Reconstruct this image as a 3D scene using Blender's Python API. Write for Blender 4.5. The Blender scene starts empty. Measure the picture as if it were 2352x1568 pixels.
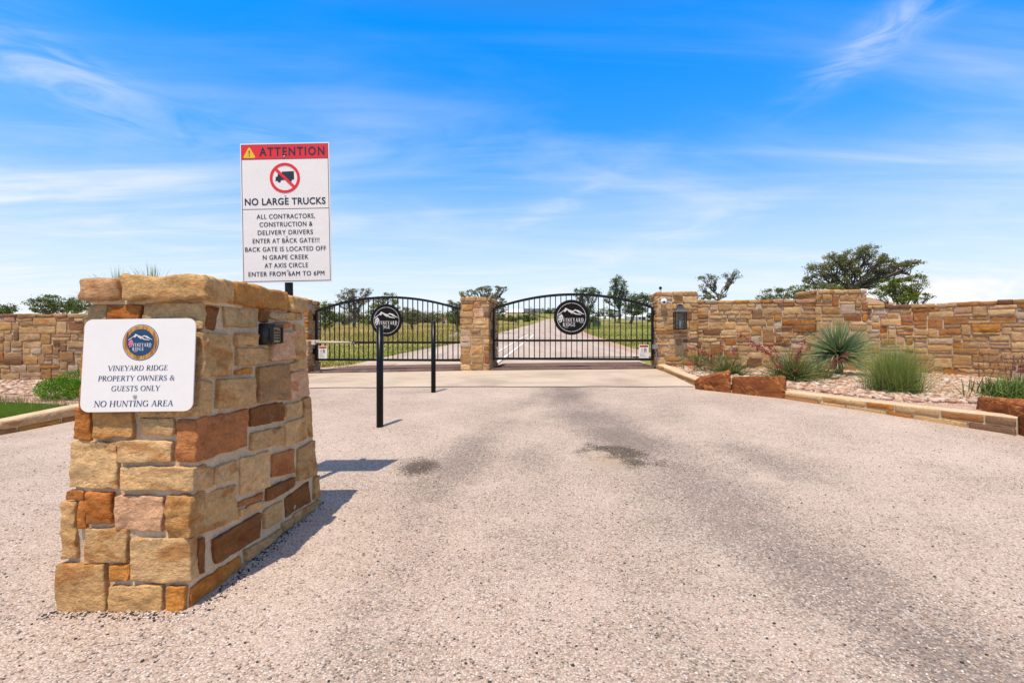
import bpy, bmesh, math, random
import numpy as np
from mathutils import Vector, Matrix, noise
from mathutils.geometry import tessellate_polygon

R = math.radians
C = bpy.context.scene.collection
S = bpy.context.scene

# ------------------------------------------------------------------ camera
EYE = 1.13
F = 1111.0            # focal length in pixels of a 2352 px wide frame
cam = bpy.data.cameras.new('camera')
cam.sensor_fit = 'HORIZONTAL'
cam.sensor_width = 36
cam.lens = 36 * F / 2352
cam.shift_y = -4 / 2352
cam.clip_start = 0.05
cam.clip_end = 4000
camo = bpy.data.objects.new('camera', cam)
camo.location = (0, 0, EYE)
camo.rotation_euler = (R(90), 0, 0)
C.objects.link(camo)
S.camera = camo

# ------------------------------------------------------------------ light and sky
TO_SUN = Vector((-0.13, -0.32, 1.0)).normalized()
ELEV = math.asin(TO_SUN.z)
AZ = math.atan2(TO_SUN.x, TO_SUN.y)
sun = bpy.data.lights.new('sun', 'SUN')
sun.energy = 4.6
sun.angle = R(0.5)
sun.color = (1.0, 0.89, 0.73)
suno = bpy.data.objects.new('sun', sun)
suno.rotation_euler = TO_SUN.to_track_quat('Z', 'Y').to_euler()
suno.location = (-4, -8, 30)
C.objects.link(suno)

S.view_settings.view_transform = 'Standard'
S.view_settings.look = 'None'
S.view_settings.exposure = 0.08
S.view_settings.gamma = 1.0
S.render.engine = 'CYCLES'
S.cycles.use_denoising = True
S.cycles.max_bounces = 8
S.cycles.transparent_max_bounces = 12


class NT:
    """small helper to write node trees"""
    def __init__(s, tree):
        s.t = tree
        s.t.nodes.clear()

    def n(s, kind, ins=None, **kw):
        nd = s.t.nodes.new(kind)
        for k, v in kw.items():
            setattr(nd, k, v)
        for k, v in (ins or {}).items():
            sock = nd.inputs[k]
            if isinstance(v, bpy.types.NodeSocket):
                s.t.links.new(v, sock)
            elif isinstance(v, bpy.types.Node):
                s.t.links.new(v.outputs[0], sock)
            else:
                sock.default_value = v
        return nd

    def math(s, op, a, b=None, c=None, clamp=False):
        ins = {0: a}
        if b is not None:
            ins[1] = b
        if c is not None:
            ins[2] = c
        return s.n('ShaderNodeMath', ins, operation=op, use_clamp=clamp).outputs[0]

    def ramp(s, fac, stops, interp='LINEAR'):
        nd = s.n('ShaderNodeValToRGB', {0: fac})
        cr = nd.color_ramp
        cr.interpolation = interp
        while len(cr.elements) < len(stops):
            cr.elements.new(0.5)
        for e, (p, c) in zip(cr.elements, stops):
            e.position = p
            e.color = (c, c, c, 1) if isinstance(c, (int, float)) else (c[0], c[1], c[2], 1)
        return nd.outputs[0]

    def mix(s, fac, a, b, mode='MIX'):
        nd = s.n('ShaderNodeMix', data_type='RGBA', blend_type=mode, clamp_factor=True)
        for i, v in ((0, fac), (6, a), (7, b)):
            if isinstance(v, bpy.types.NodeSocket):
                s.t.links.new(v, nd.inputs[i])
            elif i == 0:
                nd.inputs[i].default_value = v
            else:
                nd.inputs[i].default_value = (v[0], v[1], v[2], 1)
        return nd.outputs[2]

    def mapr(s, v, a, b, c=0.0, d=1.0, kind='SMOOTHSTEP'):
        return s.n('ShaderNodeMapRange', {'Value': v, 'From Min': a, 'From Max': b, 'To Min': c, 'To Max': d},
                   interpolation_type=kind).outputs[0]

    def noise(s, vec, scale, detail=4, rough=0.5, dist=0.0, w=None):
        ins = {'Vector': vec, 'Scale': scale, 'Detail': detail, 'Roughness': rough, 'Distortion': dist}
        if w is not None:
            ins['W'] = w
            return s.n('ShaderNodeTexNoise', ins, noise_dimensions='4D').outputs[0]
        return s.n('ShaderNodeTexNoise', ins).outputs[0]


def build_world():
    w = bpy.data.worlds.new('World')
    S.world = w
    w.use_nodes = True
    t = NT(w.node_tree)
    sky = t.n('ShaderNodeTexSky', sky_type='NISHITA', sun_disc=False, sun_elevation=ELEV,
              sun_rotation=AZ, altitude=500, air_density=1.0, dust_density=0.6, ozone_density=2.0)
    gen = t.n('ShaderNodeTexCoord').outputs['Generated']
    xyz = t.n('ShaderNodeSeparateXYZ', {0: gen})
    x, y, z = xyz.outputs
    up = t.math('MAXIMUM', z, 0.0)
    # deeper blue higher up, paler to the horizon
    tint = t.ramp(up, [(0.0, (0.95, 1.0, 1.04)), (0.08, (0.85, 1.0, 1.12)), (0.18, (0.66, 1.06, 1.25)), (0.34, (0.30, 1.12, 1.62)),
                       (0.54, (0.0, 1.14, 2.15)), (0.64, (0.45, 1.05, 1.45)), (0.74, (1.35, 1.05, 0.78)), (1.0, (1.65, 1.1, 0.66))])  # zenith, out of view, warmed toward neutral to cut blue light on the ground
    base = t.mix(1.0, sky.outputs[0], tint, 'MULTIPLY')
    # high cirrus: noise on a flat sheet far above, drawn out into streaks
    den = t.math('ADD', up, 0.07)
    u = t.math('DIVIDE', x, den)
    v = t.math('DIVIDE', y, den)
    p = t.n('ShaderNodeCombineXYZ', {0: u, 1: v, 2: 0.0}).outputs[0]
    m1 = t.n('ShaderNodeMapping', {'Vector': p, 'Rotation': (0, 0, R(-30)), 'Scale': (0.42, 1.0, 1.0), 'Location': (11.3, 4.4, 0)})
    c1 = t.noise(m1.outputs[0], 1.0, 9, 0.55, 1.5)
    m2 = t.n('ShaderNodeMapping', {'Vector': p, 'Rotation': (0, 0, R(14)), 'Scale': (0.22, 1.5, 1.0), 'Location': (7.7, 2.9, 0)})
    c2 = t.noise(m2.outputs[0], 1.3, 10, 0.6, 1.6)
    m3 = t.n('ShaderNodeMapping', {'Vector': p, 'Scale': (0.5, 0.5, 1.0), 'Location': (1.3, 5.2, 0)})
    big = t.math('ADD', t.mapr(t.noise(m3.outputs[0], 0.7, 3, 0.5, 0.4), 0.34, 0.66), t.mapr(x, -0.02, -0.5, 0.0, 0.55))
    s1 = t.mapr(c1, 0.38, 0.84)
    s2 = t.mapr(c2, 0.42, 0.88)
    cir = t.math('MULTIPLY', t.math('ADD', t.math('MULTIPLY', s1, 0.54), t.math('MULTIPLY', s2, 0.38)), t.math('ADD', t.math('MULTIPLY', big, 0.75), 0.30))
    thin = t.mapr(up, 0.60, 0.22, 0.0, 1.0)
    veil = t.mapr(up, 0.40, 0.02, 0.0, 0.78)
    cir = t.math('MULTIPLY', cir, t.math('ADD', t.math('MULTIPLY', thin, 0.9), 0.12))
    cir = t.math('ADD', cir, veil, clamp=True)
    az = t.math('ARCTAN2', x, y)
    tex = t.mapr(t.noise(t.n('ShaderNodeMapping', {'Vector': t.n('ShaderNodeCombineXYZ', {0: az, 1: z, 2: 0.0}).outputs[0], 'Rotation': (0, 0, R(-28)), 'Scale': (3.0, 13.0, 1)}).outputs[0], 2.2, 8, 0.6, 1.4), 0.28, 0.74)
    for (a0, z0, th, la, wa, amt) in ((0.667, 0.452, 22, 0.115, 0.026, 0.85), (-0.745, 0.372, -14, 0.20, 0.035, 0.70), (-0.42, 0.30, -30, 0.12, 0.03, 0.45), (0.10, 0.27, 24, 0.16, 0.022, 0.50), (0.36, 0.215, 14, 0.18, 0.022, 0.50)):
        da, dz_ = t.math('SUBTRACT', az, a0), t.math('SUBTRACT', z, z0)
        cs, sn = math.cos(R(th)), math.sin(R(th))
        uu = t.math('DIVIDE', t.math('ADD', t.math('MULTIPLY', da, cs), t.math('MULTIPLY', dz_, sn)), la)
        vv = t.math('DIVIDE', t.math('SUBTRACT', t.math('MULTIPLY', dz_, cs), t.math('MULTIPLY', da, sn)), wa)
        rr2 = t.math('ADD', t.math('MULTIPLY', uu, uu), t.math('MULTIPLY', vv, vv))
        cir = t.math('ADD', cir, t.math('MULTIPLY', t.math('MULTIPLY', t.math('EXPONENT', t.math('MULTIPLY', rr2, -0.9)), tex), amt * 0.62), clamp=True)
    white = (5.9, 6.1, 6.35)
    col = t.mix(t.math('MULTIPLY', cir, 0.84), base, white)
    # low heaped clouds on the right-hand skyline
    q = t.n('ShaderNodeCombineXYZ', {0: az, 1: t.math('MULTIPLY', z, 1.5), 2: 0.0}).outputs[0]
    cu = t.noise(q, 9.5, 8, 0.52, 0.2)
    band = t.math('MULTIPLY', t.mapr(az, 0.50, 0.66), t.mapr(z, 0.150, 0.085))
    small = t.math('MULTIPLY', t.mapr(t.math('ABSOLUTE', t.math('SUBTRACT', az, 0.475)), 0.05, 0.01),
                   t.mapr(t.math('ABSOLUTE', t.math('SUBTRACT', z, 0.105)), 0.05, 0.005))
    m = t.math('ADD', t.math('MULTIPLY', band, 0.53), t.math('MULTIPLY', small, 0.30))
    cum = t.mapr(t.math('ADD', cu, m), 0.84, 0.97)
    shade = t.mix(t.mapr(t.noise(q, 14, 5, 0.5), 0.35, 0.65), (5.0, 5.5, 6.3), (6.5, 6.5, 6.6))
    col = t.mix(t.math('MULTIPLY', cum, 0.92), col, shade)
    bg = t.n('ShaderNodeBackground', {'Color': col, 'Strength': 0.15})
    out = t.n('ShaderNodeOutputWorld', {'Surface': bg.outputs[0]})
    w.cycles.sampling_method = 'MANUAL'
    w.cycles.sample_map_resolution = 1024


build_world()

# ------------------------------------------------------------------ scene-graph helpers
ORG = {}


def setp(o, label=None, cat=None, group=None, kind=None):
    if label: o['label'] = label
    if cat: o['category'] = cat
    if group: o['group'] = group
    if kind: o['kind'] = kind
    return o


def thing(name, label, cat, loc=(0, 0, 0), group=None):
    o = bpy.data.objects.new(name, None)
    o.empty_display_size = 0.1
    o.location = loc
    C.objects.link(o)
    ORG[o] = Vector(loc)
    return setp(o, label, cat, group)


def dup_tree(o, parent=None):
    c = o.copy()
    C.objects.link(c)
    if parent is not None:
        c.parent = parent
    for ch in [k for k in o.children]:
        dup_tree(ch, c)
    return c


class MB:
    """collects verts, faces and a colour per vertex, then links ONE mesh object"""
    def __init__(s):
        s.v, s.f, s.c = [], [], []

    def add(s, vs, fs, col=None):
        b = len(s.v)
        s.v.extend([tuple(p) for p in vs])
        s.f.extend([tuple(i + b for i in f) for f in fs])
        if col is None:
            col = (1, 1, 1, 1)
        if isinstance(col, list):
            s.c.extend(col)
        else:
            s.c.extend([tuple(col) if len(col) == 4 else (*col, 1)] * len(vs))
        return s

    def quad(s, a, b, c, d, col=None):
        return s.add([a, b, c, d], [(0, 1, 2, 3)], col)

    def box(s, x0, x1, y0, y1, z0, z1, col=None, M=None):
        vs = [Vector((x, y, z)) for z in (z0, z1) for y in (y0, y1) for x in (x0, x1)]
        if M is not None:
            vs = [M @ p for p in vs]
        return s.add(vs, [(0, 2, 3, 1), (4, 5, 7, 6), (0, 1, 5, 4), (2, 6, 7, 3), (0, 4, 6, 2), (1, 3, 7, 5)], col)

    def tube(s, pts, rad, n=8, col=None, caps=True):
        pts = [Vector(p) for p in pts]
        if not hasattr(rad, '__len__'):
            rad = [rad] * len(pts)
        vs, fs = [], []
        prev = None
        for i, p in enumerate(pts):
            a = pts[max(i - 1, 0)]
            b = pts[min(i + 1, len(pts) - 1)]
            d = (b - a)
            d = d.normalized() if d.length > 1e-9 else Vector((0, 0, 1))
            if prev is None:
                ref = Vector((0, 0, 1)) if abs(d.z) < 0.9 else Vector((1, 0, 0))
                e1 = d.cross(ref).normalized()
            else:
                e1 = (prev - d * prev.dot(d))
                e1 = e1.normalized() if e1.length > 1e-6 else d.cross(Vector((0.3, 0.5, 0.8))).normalized()
            prev = e1
            e2 = d.cross(e1)
            for k in range(n):
                t = 2 * math.pi * k / n
                vs.append(p + (e1 * math.cos(t) + e2 * math.sin(t)) * rad[i])
        for i in range(len(pts) - 1):
            for k in range(n):
                k2 = (k + 1) % n
                fs.append((i * n + k, i * n + k2, (i + 1) * n + k2, (i + 1) * n + k))
        if caps:
            fs.append(tuple(range(n - 1, -1, -1)))
            fs.append(tuple((len(pts) - 1) * n + k for k in range(n)))
        return s.add(vs, fs, col)

    def lathe(s, prof, centre, n=20, col=None, axis=None):
        """prof: (radius, height) pairs turned about the z axis at centre"""
        c = Vector(centre)
        q = Matrix.Identity(3) if axis is None else Vector(axis).to_track_quat('Z', 'Y').to_matrix()
        vs, fs = [], []
        for r, h in prof:
            for k in range(n):
                t = 2 * math.pi * k / n
                vs.append(c + q @ Vector((r * math.cos(t), r * math.sin(t), h)))
        for i in range(len(prof) - 1):
            for k in range(n):
                k2 = (k + 1) % n
                fs.append((i * n + k, i * n + k2, (i + 1) * n + k2, (i + 1) * n + k))
        fs.append(tuple(range(n - 1, -1, -1)))
        fs.append(tuple((len(prof) - 1) * n + k for k in range(n)))
        return s.add(vs, fs, col)

    def build(s, name, mat, parent=None, smooth=False, label=None):
        me = bpy.data.meshes.new(name)
        off = Vector((0, 0, 0))
        p = parent
        if p is not None:
            off = ORG[p]
        vs = np.array(s.v, dtype=np.float64).reshape(-1, 3) - np.array(off)
        me.from_pydata(vs.tolist(), [], s.f)
        a = me.color_attributes.new('Col', 'FLOAT_COLOR', 'POINT')
        a.data.foreach_set('color', np.array(s.c, dtype=np.float32).ravel())
        if smooth:
            me.polygons.foreach_set('use_smooth', [True] * len(me.polygons))
        me.materials.append(mat)
        me.update()
        o = bpy.data.objects.new(name, me)
        C.objects.link(o)
        if parent is not None:
            o.parent = parent
        ORG[o] = off
        if label:
            o['label'] = label
        return o


def np_mesh(name, V, Fc, cols, mat, parent=None, smooth=False):
    """fast path: V (n,3), Fc (m,k) same-size faces, cols (n,4)"""
    off = np.array(ORG[parent]) if parent is not None else np.zeros(3)
    me = bpy.data.meshes.new(name)
    k = Fc.shape[1]
    me.vertices.add(len(V))
    me.vertices.foreach_set('co', (V - off).astype(np.float32).ravel())
    me.loops.add(Fc.size)
    me.loops.foreach_set('vertex_index', Fc.astype(np.int32).ravel())
    me.polygons.add(len(Fc))
    me.polygons.foreach_set('loop_start', np.arange(0, Fc.size, k, dtype=np.int32))
    me.polygons.foreach_set('loop_total', np.full(len(Fc), k, dtype=np.int32))
    if smooth:
        me.polygons.foreach_set('use_smooth', np.ones(len(Fc), dtype=bool))
    me.update(calc_edges=True)
    me.validate()
    a = me.color_attributes.new('Col', 'FLOAT_COLOR', 'POINT')
    a.data.foreach_set('color', cols.astype(np.float32).ravel())
    me.materials.append(mat)
    o = bpy.data.objects.new(name, me)
    C.objects.link(o)
    if parent is not None:
        o.parent = parent
    ORG[o] = Vector(off)
    return o


# ------------------------------------------------------------------ materials
def principled(name, rough=0.8, spec=0.3, metal=0.0):
    m = bpy.data.materials.new(name)
    m.use_nodes = True
    t = NT(m.node_tree)
    b = t.n('ShaderNodeBsdfPrincipled', {'Roughness': rough, 'Metallic': metal, 'Specular IOR Level': spec})
    t.n('ShaderNodeOutputMaterial', {'Surface': b.outputs[0]})
    return m, t, b


def link(t, a, b):
    t.t.links.new(a, b)


def plain(name, col, rough=0.6, spec=0.4, metal=0.0, vary=0.12, scale=14, bump=0.0):
    m, t, b = principled(name, rough, spec, metal)
    co = t.n('ShaderNodeTexCoord').outputs['Object']
    nz = t.noise(co, scale, 5, 0.6)
    f = t.mapr(nz, 0.3, 0.7, 1 - vary, 1 + vary, 'LINEAR')
    link(t, t.mix(1.0, col, t.n('ShaderNodeCombineColor', {0: f, 1: f, 2: f}).outputs[0], 'MULTIPLY'), b.inputs['Base Color'])
    if bump:
        bp = t.n('ShaderNodeBump', {'Height': t.noise(co, scale * 6, 4, 0.6), 'Strength': bump, 'Distance': 0.01})
        link(t, bp.outputs[0], b.inputs['Normal'])
    return m


def vcol(name, rough=0.6, spec=0.3, vary=0.15, scale=20, transl=0.0):
    m, t, b = principled(name, rough, spec)
    co = t.n('ShaderNodeTexCoord').outputs['Object']
    at = t.n('ShaderNodeVertexColor', layer_name='Col')
    f = t.mapr(t.noise(co, scale, 4, 0.6), 0.3, 0.7, 1 - vary, 1 + vary, 'LINEAR')
    g = t.n('ShaderNodeCombineColor', {0: f, 1: f, 2: f}).outputs[0]
    colr = t.mix(1.0, at.outputs[0], g, 'MULTIPLY')
    link(t, colr, b.inputs['Base Color'])
    if transl:
        tr = t.n('ShaderNodeBsdfTranslucent', {'Color': colr})
        mx = t.n('ShaderNodeMixShader', {0: transl, 1: b.outputs[0], 2: tr.outputs[0]})
        out = [n for n in t.t.nodes if n.type == 'OUTPUT_MATERIAL'][0]
        link(t, mx.outputs[0], out.inputs[0])
    return m


def stone_mat(name, grain=1.0):
    m, t, b = principled(name, 0.9, 0.2)
    co = t.n('ShaderNodeTexCoord').outputs['Object']
    at = t.n('ShaderNodeVertexColor', layer_name='Col')
    w = t.math('MULTIPLY', at.outputs[1], 41.0)
    fl = t.n('ShaderNodeMapping', {'Vector': co, 'Scale': (1, 1, 2.2)}).outputs[0]
    n1 = t.noise(fl, 7 * grain, 7, 0.62, 0.7, w)
    n2 = t.noise(fl, 2.6 * grain, 5, 0.6, 1.4, t.math('ADD', w, 9.0))
    n3 = t.noise(co, 55, 5, 0.65, 0.0, w)
    n4 = t.noise(co, 11 * grain, 6, 0.66, 1.2, t.math('ADD', w, 4.0))
    f = t.mapr(n1, 0.25, 0.75, 0.74, 1.26, 'LINEAR')
    c = t.mix(1.0, at.outputs[0], t.n('ShaderNodeCombineColor', {0: f, 1: f, 2: f}).outputs[0], 'MULTIPLY')
    rust = t.mix(1.0, at.outputs[0], (0.72, 0.48, 0.28), 'MULTIPLY')
    c = t.mix(t.math('MULTIPLY', t.mapr(n2, 0.52, 0.63), 0.72), c, rust)
    pale = t.mix(0.55, at.outputs[0], (0.62, 0.46, 0.30))
    c = t.mix(t.math('MULTIPLY', t.mapr(n4, 0.60, 0.70), 0.45), c, pale)
    g = t.mapr(n3, 0.3, 0.7, 0.76, 1.22, 'LINEAR')
    c = t.mix(1.0, c, t.n('ShaderNodeCombineColor', {0: g, 1: g, 2: g}).outputs[0], 'MULTIPLY')
    # black lichen specks and a few iron-dark seams
    spk = t.mapr(t.noise(co, 38, 4, 0.7, 0.0, t.math('ADD', w, 2.0)), 0.66, 0.72)
    c = t.mix(t.math('MULTIPLY', spk, 0.6), c, (0.07, 0.045, 0.025))
    sm = t.mapr(t.math('ABSOLUTE', t.math('SUBTRACT', t.noise(fl, 5.0 * grain, 6, 0.65, 1.6, t.math('ADD', w, 6.0)), 0.52)), 0.012, 0.002)
    c = t.mix(t.math('MULTIPLY', sm, 0.40), c, (0.16, 0.07, 0.02))
    link(t, c, b.inputs['Base Color'])
    h = t.math('ADD', t.math('MULTIPLY', t.noise(fl, 13, 9, 0.66, 0.25, w), 0.85), t.math('MULTIPLY', t.noise(co, 80, 5, 0.65), 0.42))
    bp = t.n('ShaderNodeBump', {'Height': h, 'Strength': 1.0, 'Distance': 0.022})
    link(t, bp.outputs[0], b.inputs['Normal'])
    return m


def mortar_mat():
    m, t, b = principled('mortar', 0.95, 0.15)
    co = t.n('ShaderNodeTexCoord').outputs['Object']
    n1 = t.noise(co, 5, 5, 0.6)
    n2 = t.noise(co, 80, 5, 0.7)
    c = t.ramp(n1, [(0.3, (0.52, 0.385, 0.235)), (0.7, (0.66, 0.51, 0.34))])
    g = t.mapr(n2, 0.3, 0.7, 0.8, 1.2, 'LINEAR')
    c = t.mix(1.0, c, t.n('ShaderNodeCombineColor', {0: g, 1: g, 2: g}).outputs[0], 'MULTIPLY')
    link(t, c, b.inputs['Base Color'])
    bp = t.n('ShaderNodeBump', {'Height': t.math('ADD', n2, t.noise(co, 22, 4, 0.5)), 'Strength': 0.6, 'Distance': 0.008})
    link(t, bp.outputs[0], b.inputs['Normal'])
    return m


def chipseal_mat():
    """pale pink chip-seal: rounded chips of several colours in a pale binder, darker where tyres wore it"""
    m, t, b = principled('chip_seal', 0.92, 0.2)
    co = t.n('ShaderNodeTexCoord').outputs['Object']
    at = t.n('ShaderNodeVertexColor', layer_name='Col')
    wear = t.n('ShaderNodeSeparateColor', {0: at.outputs[0]})
    wr, oil, sand = wear.outputs
    dn = t.n('ShaderNodeTexNoise', {'Vector': co, 'Scale': 60.0, 'Detail': 2.0})
    cod = t.mix(0.006, co, dn.outputs[1], 'ADD')
    v1 = t.n('ShaderNodeTexVoronoi', {'Vector': cod, 'Scale': 105.0, 'Randomness': 1.0})
    v2 = t.n('ShaderNodeTexVoronoi', {'Vector': cod, 'Scale': 210.0, 'Randomness': 1.0})
    rnd = t.n('ShaderNodeSeparateColor', {0: v1.outputs['Color']})
    chips = t.ramp(rnd.outputs[0], [(0.0, (0.64, 0.49, 0.41)), (0.22, (0.76, 0.625, 0.545)), (0.42, (0.62, 0.455, 0.365)),
                                    (0.56, (0.83, 0.71, 0.64)), (0.72, (0.46, 0.32, 0.25)), (0.78, (0.31, 0.255, 0.235)),
                                    (0.86, (0.70, 0.54, 0.44)), (0.94, (0.10, 0.09, 0.09))], 'CONSTANT')
    r2 = t.n('ShaderNodeSeparateColor', {0: v2.outputs['Color']})
    fines = t.ramp(r2.outputs[1], [(0.0, (0.48, 0.36, 0.27)), (0.5, (0.68, 0.54, 0.43)), (0.85, (0.34, 0.26, 0.20))], 'CONSTANT')
    edge = t.mapr(v1.outputs['Distance'], 0.45, 0.62)
    big = t.noise(co, 1.3, 6, 0.6)
    mid = t.noise(co, 7, 6, 0.65)
    c = t.mix(edge, chips, fines)
    dust = t.mapr(t.math('ADD', t.math('MULTIPLY', big, 0.6), t.math('MULTIPLY', mid, 0.4)), 0.40, 0.62)
    c = t.mix(t.math('MULTIPLY', dust, 0.30), c, (0.74, 0.60, 0.50))
    # worn wheel paths: more dark chips show
    pick = t.math('ADD', t.math('MULTIPLY', rnd.outputs[1], 0.62), t.math('MULTIPLY', mid, 0.55))
    dk = t.mapr(t.math('SUBTRACT', pick, t.math('MULTIPLY', wr, 0.86)), 0.06, -0.06)
    dkc = t.ramp(rnd.outputs[2], [(0.0, (0.12, 0.11, 0.105)), (0.5, (0.30, 0.245, 0.21)), (1.0, (0.44, 0.34, 0.275))])
    c = t.mix(t.math('MULTIPLY', dk, 0.66), c, dkc)
    wv = t.math('SUBTRACT', 1.0, t.math('MULTIPLY', wr, 0.22))
    c = t.mix(1.0, c, t.n('ShaderNodeCombineColor', {0: wv, 1: wv, 2: wv}).outputs[0], 'MULTIPLY')
    c = t.mix(t.math('MULTIPLY', sand, 0.7), c, (0.46, 0.34, 0.22))
    od = t.mapr(t.math('SUBTRACT', t.math('ADD', t.math('MULTIPLY', rnd.outputs[2], 0.5), t.math('MULTIPLY', mid, 0.6)), oil), 0.14, -0.16)
    c = t.mix(t.math('MULTIPLY', od, 0.90), c, t.mix(rnd.outputs[1], (0.05, 0.042, 0.036), (0.20, 0.15, 0.11)))
    lv = t.mapr(big, 0.3, 0.7, 0.74, 0.88, 'LINEAR')
    c = t.mix(1.0, c, t.n('ShaderNodeCombineColor', {0: lv, 1: lv, 2: lv}).outputs[0], 'MULTIPLY')
    link(t, c, b.inputs['Base Color'])
    h = t.math('SUBTRACT', t.math('MULTIPLY', rnd.outputs[1], 0.4), t.math('MULTIPLY', v1.outputs['Distance'], 1.1))
    bp = t.n('ShaderNodeBump', {'Height': h, 'Strength': 0.8, 'Distance': 0.006})
    link(t, bp.outputs[0], b.inputs['Normal'])
    return m


def road_mat():
    m, t, b = principled('old_asphalt', 0.9, 0.2)
    co = t.n('ShaderNodeTexCoord').outputs['Object']
    n1 = t.noise(co, 0.5, 6, 0.6)
    n2 = t.noise(co, 40, 4, 0.7)
    st = t.n('ShaderNodeMapping', {'Vector': co, 'Scale': (1.2, 0.12, 1)}).outputs[0]
    n3 = t.noise(st, 1.4, 5, 0.6)
    c = t.ramp(n3, [(0.3, (0.37, 0.29, 0.24)), (0.7, (0.53, 0.425, 0.35))])
    g = t.math('MULTIPLY', t.mapr(n2, 0.25, 0.75, 0.8, 1.2, 'LINEAR'), t.mapr(n1, 0.3, 0.7, 0.9, 1.1, 'LINEAR'))
    c = t.mix(1.0, c, t.n('ShaderNodeCombineColor', {0: g, 1: g, 2: g}).outputs[0], 'MULTIPLY')
    link(t, c, b.inputs['Base Color'])
    return m


def concrete_mat():
    m, t, b = principled('concrete', 0.9, 0.25)
    co = t.n('ShaderNodeTexCoord').outputs['Object']
    n1 = t.noise(co, 0.9, 7, 0.62, 0.4)
    n2 = t.noise(co, 30, 5, 0.7)
    n3 = t.noise(t.n('ShaderNodeMapping', {'Vector': co, 'Scale': (0.5, 1.6, 1), 'Rotation': (0, 0, R(25))}).outputs[0], 1.1, 6, 0.6, 0.8)
    c = t.ramp(n1, [(0.28, (0.36, 0.285, 0.21)), (0.48, (0.50, 0.40, 0.305)), (0.75, (0.58, 0.475, 0.37))])
    c = t.mix(t.math('MULTIPLY', t.mapr(n3, 0.50, 0.68), 0.5), c, (0.34, 0.28, 0.23))
    sp = t.mapr(t.noise(co, 17, 3, 0.5), 0.70, 0.76)
    c = t.mix(t.math('MULTIPLY', sp, 0.6), c, (0.28, 0.19, 0.12))
    g = t.mapr(n2, 0.25, 0.75, 0.88, 1.12, 'LINEAR')
    c = t.mix(1.0, c, t.n('ShaderNodeCombineColor', {0: g, 1: g, 2: g}).outputs[0], 'MULTIPLY')
    link(t, c, b.inputs['Base Color'])
    bp = t.n('ShaderNodeBump', {'Height': n2, 'Strength': 0.25, 'Distance': 0.004})
    link(t, bp.outputs[0], b.inputs['Normal'])
    return m


def ground_mat():
    m, t, b = principled('field', 0.95, 0.1)
    co = t.n('ShaderNodeTexCoord').outputs['Object']
    st = t.n('ShaderNodeMapping', {'Vector': co, 'Scale': (0.5, 1.6, 1)}).outputs[0]
    n1 = t.noise(st, 0.16, 6, 0.62, 0.5)
    n2 = t.noise(st, 1.5, 7, 0.7)
    n3 = t.noise(co, 14, 5, 0.7)
    xyz = t.n('ShaderNodeSeparateXYZ', {0: co})
    # the left-hand paddock is drier; mown green verge near the road
    dry = t.math('MULTIPLY', t.mapr(xyz.outputs[0], 3.0, -4.0), t.mapr(xyz.outputs[1], 21.0, 30.0))
    k = t.math('ADD', t.math('ADD', t.math('MULTIPLY', n1, 0.55), t.math('MULTIPLY', n2, 0.45)), t.math('MULTIPLY', dry, 0.20))
    c = t.ramp(k, [(0.36, (0.13, 0.165, 0.030)), (0.48, (0.215, 0.215, 0.050)), (0.58, (0.36, 0.28, 0.095)), (0.70, (0.48, 0.36, 0.16))])
    g = t.mapr(n3, 0.25, 0.75, 0.65, 1.35, 'LINEAR')
    c = t.mix(1.0, c, t.n('ShaderNodeCombineColor', {0: g, 1: g, 2: g}).outputs[0], 'MULTIPLY')
    link(t, c, b.inputs['Base Color'])
    bp = t.n('ShaderNodeBump', {'Height': n3, 'Strength': 0.5, 'Distance': 0.05})
    link(t, bp.outputs[0], b.inputs['Normal'])
    return m


def finegravel_mat():
    m, t, b = principled('fine_gravel', 0.95, 0.15)
    co = t.n('ShaderNodeTexCoord').outputs['Object']
    v = t.n('ShaderNodeTexVoronoi', {'Vector': co, 'Scale': 55.0})
    rc = t.n('ShaderNodeSeparateColor', {0: v.outputs['Color']})
    c = t.ramp(rc.outputs[0], [(0.0, (0.50, 0.30, 0.22)), (0.3, (0.62, 0.44, 0.34)), (0.6, (0.44, 0.26, 0.18)), (0.85, (0.66, 0.52, 0.43))], 'CONSTANT')
    c = t.mix(t.mapr(v.outputs['Distance'], 0.5, 0.75), c, (0.20, 0.12, 0.08))
    link(t, c, b.inputs['Base Color'])
    bp = t.n('ShaderNodeBump', {'Height': v.outputs['Distance'], 'Strength': -0.8, 'Distance': 0.01})
    bp.invert = True
    link(t, bp.outputs[0], b.inputs['Normal'])
    return m


def black_metal(name='black_metal', rough=0.5, col=(0.006, 0.006, 0.006), spec=0.22):
    m, t, b = principled(name, rough, spec)
    co = t.n('ShaderNodeTexCoord').outputs['Object']
    nz = t.noise(co, 25, 5, 0.6)
    link(t, t.ramp(nz, [(0.35, col), (0.75, tuple(c * 2.2 + 0.003 for c in col))]), b.inputs['Base Color'])
    bp = t.n('ShaderNodeBump', {'Height': t.noise(co, 160, 3, 0.5), 'Strength': 0.12, 'Distance': 0.003})
    link(t, bp.outputs[0], b.inputs['Normal'])
    return m


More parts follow.
